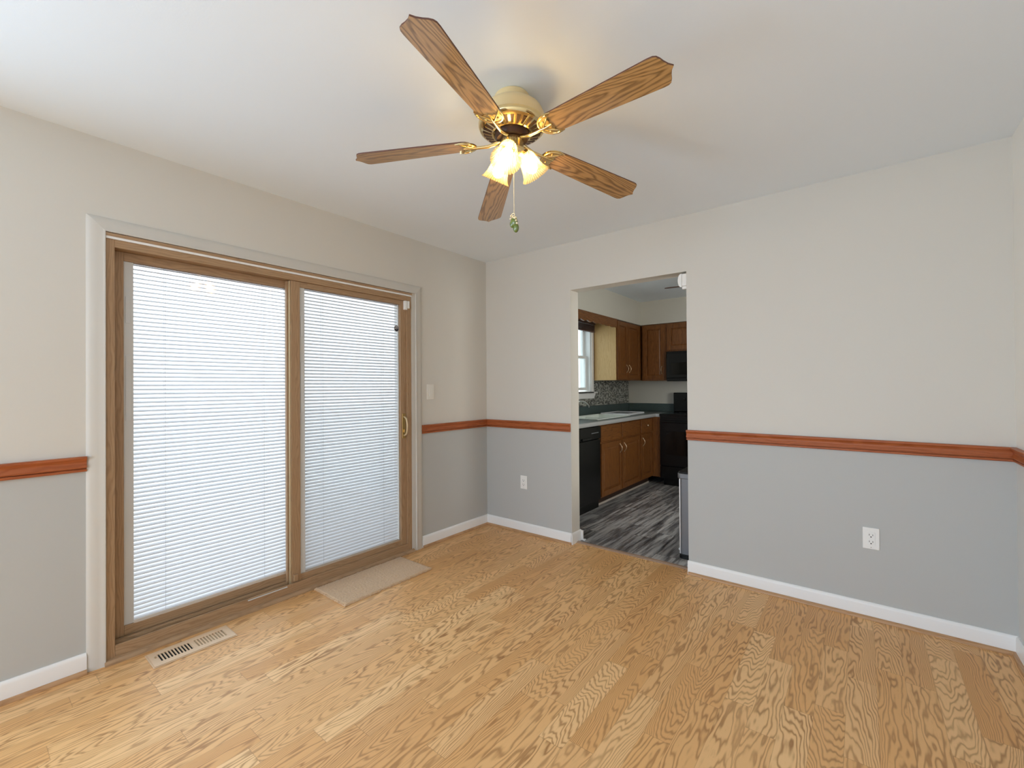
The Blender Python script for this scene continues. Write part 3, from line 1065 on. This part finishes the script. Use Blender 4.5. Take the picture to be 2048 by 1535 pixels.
def blade_obj(parent):
    b = MB()
    n = len(poly)
    b.prism(poly, -0.003, 0.003)
    o = b.build('blade', M_BLADE, parent, 0.0012, None, True)
    o.data.materials.append(M_BLADE_EDGE)
    for p in o.data.polygons:
        if abs(p.normal.z) < 0.5: p.material_index = 1
    # brass iron: arm, crescent plate and scroll
    ir = MB()
    ir.tube([(0.050, 0, 0.002), (0.075, 0, -0.006), (0.100, 0, -0.011), (0.150, 0, -0.0105)], [0.0075, 0.0075, 0.0065, 0.006], 12)
    outer = [(0.200 + 0.056 * math.cos(R(a)), 0.054 * math.sin(R(a))) for a in range(80, 281, 10)]
    inner = [(0.214, -0.045), (0.205, -0.036), (0.196, -0.030), (0.200, -0.020), (0.196, -0.012), (0.203, 0.0),
             (0.196, 0.012), (0.200, 0.020), (0.196, 0.030), (0.205, 0.036), (0.214, 0.045)]
    cres = [(0.226, 0.050)] + outer + [(0.226, -0.050)] + inner
    ir.prism(cres, -0.0082, -0.0034)
    # raised rim and spine give the plate its cast look
    rim = [(0.202 + 0.050 * math.cos(R(a)), 0.048 * math.sin(R(a)), -0.0085) for a in range(85, 276, 10)]
    ir.tube(rim, 0.0030, 8)
    ir.tube([(0.150, 0, -0.0105), (0.175, 0, -0.0105), (0.200, 0, -0.0085)], [0.006, 0.0045, 0.003], 8)
    for s in (1, -1):
        ir.tube([(0.158, 0, -0.009), (0.180, 0.018 * s, -0.0095), (0.203, 0.036 * s, -0.0085)], [0.004, 0.0035, 0.0025], 8)
        ir.ball((0.178, 0.026 * s, -0.0095), 0.0045, 10, 8, (1, 1, .6))
    ir.build('blade_iron', M_BRASS, o, 0, 45, True)
    ORG[o.name] = Vector((0, 0, 0))
    return o


def copy_tree(o, parent):
    c = o.copy()
    COL.objects.link(c)
    c.parent = parent
    for ch in list(o.children):
        copy_tree(ch, c)
    return c


ORG_keep = dict(ORG)
first = blade_obj(fan)
for k in range(5):
    bo = first if k == 0 else copy_tree(first, fan)
    th = R(TH[k])
    z_tip = 2.22 + 0.66 * (0.0254 * math.cos(th) - 0.0656 * math.sin(th))
    beta = math.asin((ZR - z_tip) / 0.66)
    bo.matrix_local = Matrix.Translation((0, 0, ZR - H)) @ Matrix.Rotation(th, 4, 'Z') @ Matrix.Rotation(beta, 4, 'Y') @ Matrix.Rotation(R(PIT), 4, 'X')


# lamps
def lamp(parent, world):
    sh = MB()
    prof = [(0.0205, 0.000), (0.0290, 0.003), (0.0340, 0.012), (0.0365, 0.026), (0.0395, 0.046), (0.0440, 0.066), (0.0510, 0.082), (0.0600, 0.094)]
    inn = [(r - 0.002, z) for r, z in reversed(prof)]
    sh.lathe(prof + inn, 72, None, 24, 0.0007, True)
    s = sh.build('lamp_shade', M_SHADE, parent, 0, 60, True)
    MB().lathe([(0, -0.012), (0.016, -0.012), (0.020, -0.006), (0.022, 0.004), (0.020, 0.007), (0, 0.007)], 32).build('shade_holder', M_BRASS, s, 0, 40, True)
    bu = MB()
    bu.lathe([(0, 0.007), (0.011, 0.007), (0.012, 0.020), (0.017, 0.034), (0.0235, 0.050), (0.0235, 0.060), (0.018, 0.073), (0.009, 0.080), (0, 0.082)], 28)
    bu.build('light_bulb', M_BULB, s, 0, 60, True)
    return s


ls = None
for k in range(3):
    th = R(54 + 120 * k)
    if ls is None:
        ls = lamp(fan, None)
        s = ls
    else:
        s = copy_tree(ls, fan)
    d = Vector((math.sin(R(31)) * math.cos(th), math.sin(R(31)) * math.sin(th), -math.cos(R(31))))
    q = Vector((0, 0, 1)).rotation_difference(d)
    base = Vector((0.052 * math.cos(th), 0.052 * math.sin(th), 2.215 - H))
    s.matrix_local = Matrix.Translation(base) @ q.to_matrix().to_4x4()
    c0 = Vector((FX, FY, 0))
    e = Vector((math.cos(th), math.sin(th), 0))
    MB().tube([c0 + e * 0.030 + Vector((0, 0, 2.222)), c0 + e * 0.043 + Vector((0, 0, 2.225)), c0 + e * 0.050 + Vector((0, 0, 2.220)) - d * 0.004, c0 + Vector((base.x, base.y, 2.215)) + d * -0.004], 0.0095, 14).build('lamp_arm', M_BRASS, fan, 0, 50)

# pull chain and charm
CX, CY = FX + 0.012, FY - 0.006
ch = MB()
zz = 2.172
while zz > 1.962:
    ch.ball((CX, CY, zz), 0.0016, 8, 6)
    zz -= 0.0040
ch.box(CX - 0.0004, CX + 0.0004, CY - 0.0004, CY + 0.0004, 1.960, 2.175)
pc = ch.build('pull_chain', M_PEARL, fan, 0, 60)
g = MB()
g.ball((CX, CY, 1.930), 0.016, 14, 10, (1.0, 0.8, 1.25))
g.ball((CX + 0.006, CY + 0.004, 1.908), 0.014, 14, 10, (0.9, 0.8, 1.35))
g.ball((CX - 0.006, CY - 0.004, 1.924), 0.012, 12, 8, (0.9, 0.8, 1.3))
gch = g.build('charm', M_CHARM, pc, 0, 70)
gch['label'] = 'green glazed charm'
p = MB()
for (a, b_, c_) in ((-0.006, -0.012, 1.953), (0.004, -0.012, 1.949), (0.011, -0.010, 1.942), (0.014, -0.006, 1.933), (0.016, -0.004, 1.922), (-0.012, -0.008, 1.944), (0.0, 0.010, 1.951)):
    p.ball((CX + a, CY + b_, c_), 0.0042, 10, 8)
p.lathe([(0.008 + 0.0018 * math.cos(R(a)), 0.0018 * math.sin(R(a))) for a in range(0, 360, 45)], 24, Matrix.Translation((CX - 0.003, CY - 0.003, 1.957)) @ Matrix.Rotation(R(90), 4, 'X'), close=True)
p.build('charm_beads', M_PEARL, pc, 0, 60)

# ------------------------------------------------------------------ kitchen
KF = 0.600      # carcass front of the left run


def door_front(mb, x0, z0, w, h, F, t=0.019, st=0.052):
    """framed door with a raised centre panel, F maps (a along width, b up, c outwards) to the room"""
    mb.box(0, st, 0, h, 0, t, F); mb.box(w - st, w, 0, h, 0, t, F)
    mb.box(st, w - st, 0, st, 0, t, F); mb.box(st, w - st, h - st, h, 0, t, F)
    mb.box(st, w - st, st, h - st, 0, t * 0.45, F)
    s2 = st + 0.022
    if w - 2 * s2 > 0.03 and h - 2 * s2 > 0.03:
        a0, a1, b0, b1 = s2, w - s2, s2, h - s2
        k = 0.014
        vs = [(a0 - k, b0 - k, t * .45), (a1 + k, b0 - k, t * .45), (a1 + k, b1 + k, t * .45), (a0 - k, b1 + k, t * .45),
              (a0, b0, t * .85), (a1, b0, t * .85), (a1, b1, t * .85), (a0, b1, t * .85)]
        mb.add(vs, [(4, 5, 6, 7), (0, 1, 5, 4), (1, 2, 6, 5), (2, 3, 7, 6), (3, 0, 4, 7)], F)
    return mb


def FXp(x, y, z):      # facing +X : width along +Y
    return Matrix(((0, 0, 1, x), (1, 0, 0, y), (0, 1, 0, z), (0, 0, 0, 1)))


def FYm(x, y, z):      # facing -Y : width along +X
    return Matrix(((1, 0, 0, x), (0, 0, -1, y), (0, 1, 0, z), (0, 0, 0, 1)))


def pull(parent, F, a, b, L=0.096):
    pts = []
    for i in range(9):
        u = i / 8
        pts.append((a, b - L / 2 + L * u, 0.019 + 0.026 * math.sin(math.pi * u)))
    MB().tube(pts, 0.0048, 8, F).ball((a, b - L / 2, 0.021), 0.007, 10, 6, (1, 1, .5), F).ball((a, b + L / 2, 0.021), 0.007, 10, 6, (1, 1, .5), F).build('pull_handle', M_NICKEL, parent, 0, 50)


def cab_door(parent, F, w, h, hx=None, hz=None, mat=None, name='cabinet_door'):
    o = door_front(MB(), 0, 0, w, h, F).build(name, mat or M_CAB, parent, 0.002)
    ORG[o.name] = ORG[parent.name]
    if hx is not None: pull(o, F, hx, hz)
    return o


# sink base cabinet
t = thing('sink_base_cabinet', 'brown two-door base cabinet under the kitchen sink', 'cabinet', (0.3, 1.62, 0))
q = MB()
q.box(0.02, KF - 0.02, 1.085, 1.103, 0.10, 0.872); q.box(0.02, KF - 0.02, 2.132, 2.150, 0.10, 0.872)
q.box(0.02, KF - 0.02, 1.103, 2.132, 0.10, 0.118); q.box(0.02, 0.03, 1.103, 2.132, 0.118, 0.872)
q.box(KF - 0.02, KF, 1.085, 2.150, 0.10, 0.872)
q.build('carcass', M_CAB, t, 0)
for (a, b_, hx) in ((1.104, 1.598, 0.45), (1.622, 2.130, 0.045)):
    cab_door(t, FXp(KF, a, 0.118), b_ - a, 0.552, hx, 0.46)
    MB().box(KF, KF + 0.018, a, b_, 0.690, 0.858).build('false_front', M_CABH, t, 0.004)
# narrow drawer cabinet
t = thing('drawer_base_cabinet', 'narrow brown base cabinet with one drawer near the stove corner', 'cabinet', (0.3, 2.38, 0))
MB().box(0.02, KF, 2.152, 2.560, 0.10, 0.872).build('carcass', M_CAB, t, 0.001)
cab_door(t, FXp(KF, 2.172, 0.118), 0.355, 0.552, 0.045, 0.46)
dr = MB().box(KF, KF + 0.018, 2.172, 2.527, 0.690, 0.858).build('drawer_front', M_CABH, t, 0.004)
MB().ball((KF + 0.032, 2.35, 0.775), 0.014, 14, 10).tube([(KF + 0.015, 2.35, 0.775), (KF + 0.03, 2.35, 0.775)], 0.006, 8).build('knob', M_NICKEL, dr, 0, 60)
t = thing('corner_filler_panel', 'plain brown filler panel between drawer cabinet and stove', 'cabinet panel', (0.66, 2.58, 0))
MB().box(KF + 0.002, 0.706, 2.562, 2.600, 0.10, 0.872).build('filler_board', M_CAB, t, 0.001)
# toe kick
structure(MB().box(0.02, 0.525, 1.06, 2.62, 0, 0.098).build('trim_13', M_TOE), 'dark toe kick under the base cabinets')
structure(MB().box(0.526, 0.540, 1.10, 2.60, 0, 0.020).build('trim_14', M_SHOESTRIP, None, 0.003), 'pale strip along the toe kick')
# dishwasher
t = thing('dishwasher', 'black dishwasher under the counter beside the doorway', 'dishwasher', (0.3, 0.75, 0))
MB().box(0.03, KF, 0.462, 1.066, 0.02, 0.868).build('tub_body', M_BLACK, t, 0.003)
dd = MB().box(KF, KF + 0.028, 0.466, 1.062, 0.105, 0.730).build('door_panel', M_BLACK, t, 0.006)
cp_ = MB().box(KF, KF + 0.034, 0.466, 1.062, 0.735, 0.864).build('control_panel', M_BLACK, t, 0.008)
kk = MB()
for i in range(7):
    kk.box(KF + 0.034, KF + 0.036, 0.86 + i * 0.022, 0.872 + i * 0.022, 0.798, 0.806)
kk.build('control_buttons', M_TRAY, cp_)
MB().box(KF + 0.028, KF + 0.046, 0.66, 0.84, 0.742, 0.764).build('door_latch', M_BLACKGL, dd, 0.004)
MB().box(0.06, 0.54, 0.47, 1.06, 0.0, 0.10).build('kick_panel', M_BLACK, t)
# near base unit beyond the dishwasher (mostly hidden by the wall)
t = thing('end_base_cabinet', 'brown end base cabinet hidden beside the dishwasher', 'cabinet', (0.3, 0.3, 0))
MB().box(0.02, KF, 0.14, 0.458, 0.10, 0.872).build('carcass', M_CAB, t, 0.001)
MB().box(0.02, 0.525, 0.14, 0.458, 0.0, 0.10).build('plinth', M_TOE, t)

# worktop with upstand
t = thing('worktop', 'dark green laminate L-shaped worktop with grey front edge', 'countertop', (0.3, 1.6, 0.874))
SX0, SX1, SY0, SY1 = 0.130, 0.545, 1.16, 1.96     # sink cut-out
w = MB()
w.box(0.002, SX0, 0.135, 3.198, 0.874, 0.914)
w.box(SX1, 0.640, 0.135, 2.560, 0.874, 0.914)
w.box(SX0, SX1, 0.135, SY0, 0.874, 0.914)
w.box(SX0, SX1, SY1, 3.198, 0.874, 0.914)
w.box(SX1, 0.706, 2.560, 3.198, 0.874, 0.914)
w.build('worktop_slab', M_COUNTER, t)
pn = [(0, 0.873), (0.012, 0.874), (0.017, 0.882), (0.017, 0.904), (0.012, 0.912), (0, 0.915)]
n_ = MB().sweep(pn, (0.640, 0.135), (0.640, 2.545), (1, 0)).sweep(pn, (0.640, 2.560), (0.706, 2.560), (0, -1)).build('front_edge', M_NOSING, t, 0, 40)
n_['label'] = 'grey rounded front edge'
u_ = MB()
u_.box(0.002, 0.022, 0.135, 3.198, 0.914, 1.022)
u_.box(0.022, 0.706, 3.178, 3.198, 0.914, 1.022)
u_.build('upstand', M_COUNTER, t, 0.003)

# sink
t = thing('kitchen_sink', 'white drop-in kitchen sink in the dark worktop', 'sink', (0.33, 1.56, 0.914))
s_ = MB()
ro = [(SX0 - 0.015, SY0 - 0.015), (SX1 + 0.012, SY0 - 0.015), (SX1 + 0.012, SY1 + 0.015), (SX0 - 0.015, SY1 + 0.015)]
for (a, b_, c_, d_) in ((SX0 - 0.02, SX0 + 0.025, SY0 - 0.02, SY1 + 0.02), (SX1 - 0.02, SX1 + 0.015, SY0 - 0.02, SY1 + 0.02), (SX0 + .025, SX1 - .02, SY0 - 0.02, SY0 + 0.02), (SX0 + .025, SX1 - .02, SY1 - 0.02, SY1 + 0.02)):
    s_.box(a, b_, c_, d_, 0.9145, 0.925)
s_.build('sink_rim', M_SINK, t, 0.004)
s_ = MB()
x0, x1, y0, y1, zb_ = SX0 + 0.024, SX1 - 0.019, SY0 + 0.019, SY1 - 0.019, 0.905
zf = 0.760
s_.box(x0, x1, y0, y1, zf, zf + 0.004)
s_.box(x0, x0 + .003, y0, y1, zf, 0.9145); s_.box(x1 - .003, x1, y0, y1, zf, 0.9145)
s_.box(x0, x1, y0, y0 + .003, zf, 0.9145); s_.box(x0, x1, y1 - .003, y1, zf, 0.9145)
s_.box(x0, x1, 1.60, 1.62, zf, 0.905)
s_.build('basin', M_SINK, t)
# faucet
t = thing('faucet', 'chrome gooseneck faucet behind the kitchen sink', 'faucet', (0.055, 1.52, 0.914))
pts = [(0.055, 1.50, 0.925), (0.055, 1.50, 0.98)]
for i in range(0, 13):
    a = math.pi * i / 12
    pts.append((0.055 + 0.055 * (1 - math.cos(a)), 1.50 + 0.085 * (1 - math.cos(a)), 1.02 + 0.075 * math.sin(a)))
MB().tube(pts, 0.011, 12).build('spout', M_CHROME, t, 0, 50)
MB().lathe([(0, 0.9145), (0.018, 0.9145), (0.018, 0.922), (0.014, 0.932), (0, 0.932)], 24, Matrix.Translation((0.055, 1.50, 0))).build('base_flange', M_CHROME, t, 0, 40)
MB().tube([(0.055, 1.40, 0.92), (0.055, 1.40, 1.06)], 0.012, 12).ball((0.055, 1.40, 1.068), 0.016, 12, 8).build('side_handle', M_CHROME, t, 0, 50)
# drain tray on the counter
t = thing('drain_tray', 'flat grey tray with pale rim lying on the worktop past the sink', 'tray', (0.36, 2.25, 0.914))
MB().box(0.16, 0.52, 2.00, 2.50, 0.9155, 0.930).build('tray_base', M_TRAY, t, 0.003)
q = MB()
for (a, b_, c_, d_) in ((0.155, 0.165, 1.995, 2.505), (0.515, 0.525, 1.995, 2.505), (0.165, 0.515, 1.995, 2.005), (0.165, 0.515, 2.495, 2.505)):
    q.box(a, b_, c_, d_, 0.917, 0.937)
q.build('tray_rim', M_TRAYRIM, t, 0.002)

# upper cabinets, left run
t = thing('upper_cabinet', 'brown two-door upper cabinet with pale veneered side beside the kitchen window', 'cabinet', (0.17, 2.6, 1.35))
MB().box(0.002, 0.325, 2.100, 3.196, 1.352, 2.114).build('carcass', M_CAB, t, 0.001)
sp = MB().box(0.022, 0.318, 2.094, 2.0995, 1.350, 2.112).build('side_panel', M_CABSIDE, t)
sp['label'] = 'pale oak veneer side'
tag(MB().box(0.318, 0.326, 2.090, 2.0995, 1.350, 2.112).build('edge_strip', M_CABSIDE, t, 0.001), None)
cab_door(t, FXp(0.326, 2.110, 1.365), 0.295, 0.735, 0.262, 0.135)
cab_door(t, FXp(0.326, 2.415, 1.365), 0.405, 0.735, 0.040, 0.135)
# corner upper on the far wall
t = thing('corner_upper_cabinet', 'brown single-door upper cabinet in the far kitchen corner', 'cabinet', (0.52, 3.04, 1.35))
MB().box(0.350, 0.688, 2.870, 3.196, 1.345, 2.114).build('carcass', M_CAB, t, 0.001)
cab_door(t, FYm(0.372, 2.870, 1.358), 0.300, 0.742, 0.262, 0.130)
# cabinet above the microwave
t = thing('over_microwave_cabinet', 'short brown cabinet above the black microwave', 'cabinet', (1.07, 3.04, 1.74))
MB().box(0.690, 1.452, 2.870, 3.196, 1.735, 2.114).build('carcass', M_CAB, t, 0.001)
cab_door(t, FYm(0.706, 2.870, 1.752), 0.360, 0.345)
cab_door(t, FYm(1.078, 2.870, 1.752), 0.360, 0.345)
# microwave
t = thing('microwave', 'black over-the-range microwave under the short cabinet', 'microwave', (1.07, 3.0, 1.33))
MB().box(0.712, 1.450, 2.815, 3.190, 1.335, 1.730).build('case', M_BLACK, t, 0.006)
md = MB().box(0.714, 1.230, 2.790, 2.8145, 1.375, 1.700).build('door_panel', M_BLACK, t, 0.008)
MB().box(0.780, 1.130, 2.786, 2.7905, 1.420, 1.580).build('window_pane', M_BLACKGL, md, 0.002)
MB().tube([(1.20, 2.788, 1.42), (1.20, 2.760, 1.45), (1.20, 2.760, 1.64), (1.20, 2.788, 1.67)], 0.009, 10).build('door_handle', M_BLACK, md, 0, 50)
MB().box(1.235, 1.448, 2.796, 2.8145, 1.375, 1.700).build('control_panel', M_BLACKGL, t, 0.004)
# range
t = thing('range', 'black electric range with tall backguard against the far kitchen wall', 'stove', (1.09, 2.85, 0))
MB().box(0.712, 1.470, 2.560, 3.150, 0.08, 0.900).build('oven_body', M_BLACK, t, 0.003)
MB().box(0.712, 1.470, 2.540, 3.150, 0.902, 0.916).build('cooktop', M_BLACKGL, t, 0.004)
tag(MB().box(0.712, 1.470, 2.530, 2.5395, 0.893, 0.910).build('front_trim', M_BLACKGL, t, 0.003), None)
od = MB().box(0.720, 1.462, 2.525, 2.5595, 0.26, 0.860).build('oven_door', M_BLACK, t, 0.006)
MB().tube([(0.76, 2.525, 0.82), (0.76, 2.485, 0.82), (1.42, 2.485, 0.82), (1.42, 2.525, 0.82)], 0.011, 10).build('door_handle', M_BLACK, od, 0, 50)
MB().box(0.80, 1.38, 2.522, 2.5255, 0.40, 0.70).build('oven_window', M_BLACKGL, od, 0.002)
MB().box(0.720, 1.462, 2.530, 2.5595, 0.09, 0.250).build('storage_drawer', M_BLACK, t, 0.006)
MB().box(0.74, 1.45, 2.60, 3.14, 0.0, 0.08).build('plinth', M_BLACK, t)
bgd = MB().box(0.708, 1.474, 3.090, 3.176, 0.917, 1.180).build('backguard', M_BLACK, t, 0.008)
for xx in (0.86, 0.94):
    kn = MB().lathe([(0, 0), (0.019, 0), (0.017, 0.018), (0, 0.02)], 20, Matrix(((1, 0, 0, xx), (0, 0, -1, 3.090), (0, 1, 0, 1.09), (0, 0, 0, 1))))
    kn.build('control_knob', M_BLACKGL, bgd, 0, 40)
for (xx, yy, rr) in ((0.90, 2.70, 0.095), (1.28, 2.70, 0.075), (0.90, 2.96, 0.075), (1.28, 2.96, 0.095)):
    br = MB().lathe([(rr, 0.9162), (rr - 0.006, 0.9172), (rr - 0.012, 0.9162)], 32, Matrix.Translation((xx, yy, 0)))
    br.build('burner_ring', M_SLOT, t, 0, 40)

# tile splashback, kitchen window, sill, blind, valance
structure(MB().box(0.0005, 0.008, 2.118, 3.199, 1.023, 1.350).box(0.0005, 0.008, 0.14, 2.118, 1.023, 1.116).build('trim_15', M_TILE), 'grey mosaic tile splashback')
win = thing('window_1', 'white double-hung kitchen window above the sink', 'window', (0, 1.58, 1.2), kind='structure')
c = MB()
c.box(0.0005, 0.016, WY1, 2.088, 1.206, 2.112)
c.box(0.0005, 0.016, WY0 - 0.06, WY0, 1.206, 2.112)
c.build('window_casing', M_TRIM, win, 0.002)
c = MB()
c.box(-0.150, 0.0, WY1 - 0.016, WY1 - 0.0005, WZ0, WZ1)
c.box(-0.150, 0.0, WY0 + 0.0005, WY0 + 0.016, WZ0, WZ1)
c.box(-0.150, 0.0, WY0 + 0.016, WY1 - 0.016, WZ1 - 0.02, WZ1 - 0.0005)
c.build('window_frame', M_VINYLWIN, win, 0.002)


def sash(name, x0, x1, z0, z1, st=0.040):
    c = MB()
    a, b_ = WY0 + 0.017, WY1 - 0.017
    c.box(x0, x1, a, a + st, z0, z1); c.box(x0, x1, b_ - st, b_, z0, z1)
    c.box(x0, x1, a + st, b_ - st, z0, z0 + st * .85); c.box(x0, x1, a + st, b_ - st, z1 - st * .85, z1)
    o = c.build(name, M_VINYLWIN, win, 0.003)
    MB().box((x0 + x1) / 2 - 0.002, (x0 + x1) / 2 + 0.002, a + st, b_ - st, z0 + st * .85, z1 - st * .85).build('window_pane', M_KGLASS, o)
    return o


sash('lower_sash', -0.075, -0.045, WZ0 + 0.02, 1.665)
sash('upper_sash', -0.112, -0.082, 1.630, WZ1 - 0.022)
s_ = MB().box(-0.150, 0.045, WY0 + 0.001, WY1 - 0.001, 1.187, 1.204).box(0.0005, 0.045, WY0 - 0.10, 2.140, 1.187, 1.204)
s_.build('window_sill', M_TRIM, win, 0.003)
ap = MB().prism([(WY0 - 0.08, 1.118), (2.075, 1.118), (2.118, 1.186), (WY0 - 0.10, 1.186)], 0.0085, 0.024, Matrix(((0, 0, 1, 0), (1, 0, 0, 0), (0, 1, 0, 0), (0, 0, 0, 1))))
ap.build('window_apron', M_TRIM, win, 0.002)
t = thing('window_blind', 'dark brown raised blind stacked at the top of the kitchen window', 'blind', (0.03, 1.6, 2.06))
MB().box(0.018, 0.055, WY0 - 0.03, 2.070, 2.070, 2.105).build('headrail', M_BAMBOO, t, 0.002)
b_ = MB()
for i in range(9):
    b_.box(0.020, 0.052, WY0 - 0.02, 2.062, 1.985 + i * 0.0088, 1.985 + i * 0.0088 + 0.0035)
b_.box(0.018, 0.054, WY0 - 0.02, 2.062, 1.970, 1.982)
b_.build('slat_stack', M_BAMBOO, t, 0.0008)
t = thing('window_valance', 'brown scalloped wooden valance hung from the kitchen soffit', 'valance', (0.335, 1.5, 2.06))
vl = []
y0, y1 = 0.60, 2.088
nv = 120
for i in range(nv + 1):
    yy = y0 + (y1 - y0) * i / nv
    vl.append((yy, 2.022 - 0.016 * abs(math.sin(math.pi * (yy - y0) / 0.145))))
MB().prism([(y1, 2.1165), (y0, 2.1165)] + vl, 0.326, 0.345, FXp(0, 0, 0)).build('scalloped_board', M_CABH, t, 0)

# trash can behind the doorway edge
t = thing('trash_can', 'grey steel step trash can with black lid just inside the kitchen doorway', 'trash can', (1.85, 0.42, 0))
TX0, TX1, TY0, TY1 = 1.686, 2.02, 0.235, 0.56


def rrect(x0, x1, y0, y1, r, nseg=6):
    pts = []
    for (cx, cy, a0) in ((x1 - r, y0 + r, -90), (x1 - r, y1 - r, 0), (x0 + r, y1 - r, 90), (x0 + r, y0 + r, 180)):
        for i in range(nseg + 1):
            a = R(a0 + 90 * i / nseg)
            pts.append((cx + r * math.cos(a), cy + r * math.sin(a)))
    return pts


MB().prism(rrect(TX0, TX1, TY0, TY1, 0.028), 0.035, 0.590).build('steel_body', M_STEEL, t, 0, 40)
MB().prism(rrect(TX0 - 0.004, TX1 + 0.004, TY0 - 0.004, TY1 + 0.004, 0.03), 0.0, 0.035).build('base_ring', M_BLACK, t, 0.003, 40)
MB().prism(rrect(TX0 - 0.010, TX1 + 0.010, TY0 - 0.010, TY1 + 0.010, 0.03), 0.590, 0.628).build('lid_band', M_STEEL, t, 0.004, 40)
MB().prism(rrect(TX0 - 0.006, TX1 + 0.006, TY0 - 0.006, TY1 + 0.006, 0.03), 0.628, 0.640).build('lid_top', M_BLACK, t, 0.005, 40)
MB().box(TX0 + 0.004, TX0 + 0.013, TY0 - 0.002, TY0 + 0.014, 0.036, 0.588).build('corner_highlight', M_STEEL_GLINT, t, 0.002)  # pale strip paints the highlight on the can's rounded corner
MB().box(TX0 - 0.045, TX0 - 0.004, 0.36, 0.43, 0.012, 0.030).build('foot_pedal', M_WHITEPL, t, 0.006)

# kitchen ceiling fan, only blade ends show through the doorway
kf = thing('kitchen_ceiling_fan', 'kitchen ceiling fan with a dark blade end showing under the doorway head', 'ceiling fan', (1.80, 1.36, H))
M2 = Matrix.Translation((1.80, 1.36, 0))
MB().lathe([(0, H), (0.07, H), (0.07, 2.40), (0.12, 2.37), (0.13, 2.32), (0.10, 2.28), (0, 2.27)], 40, M2).build('motor_housing', M_TRIM, kf, 0, 40)
for k in range(5):
    a = R(186 + 72 * k)
    bb = MB().prism([(0.10, -0.03), (0.20, -0.05), (0.53, -0.06), (0.57, -0.03), (0.58, 0.0), (0.57, 0.03), (0.53, 0.06), (0.20, 0.05), (0.10, 0.03)], -0.004, 0.004,
                    M2 @ Matrix.Translation((0, 0, 2.245)) @ Matrix.Rotation(a, 4, 'Z') @ Matrix.Rotation(R(-10), 4, 'X'))
    bb.build('blade', M_BAMBOO, kf, 0.001)
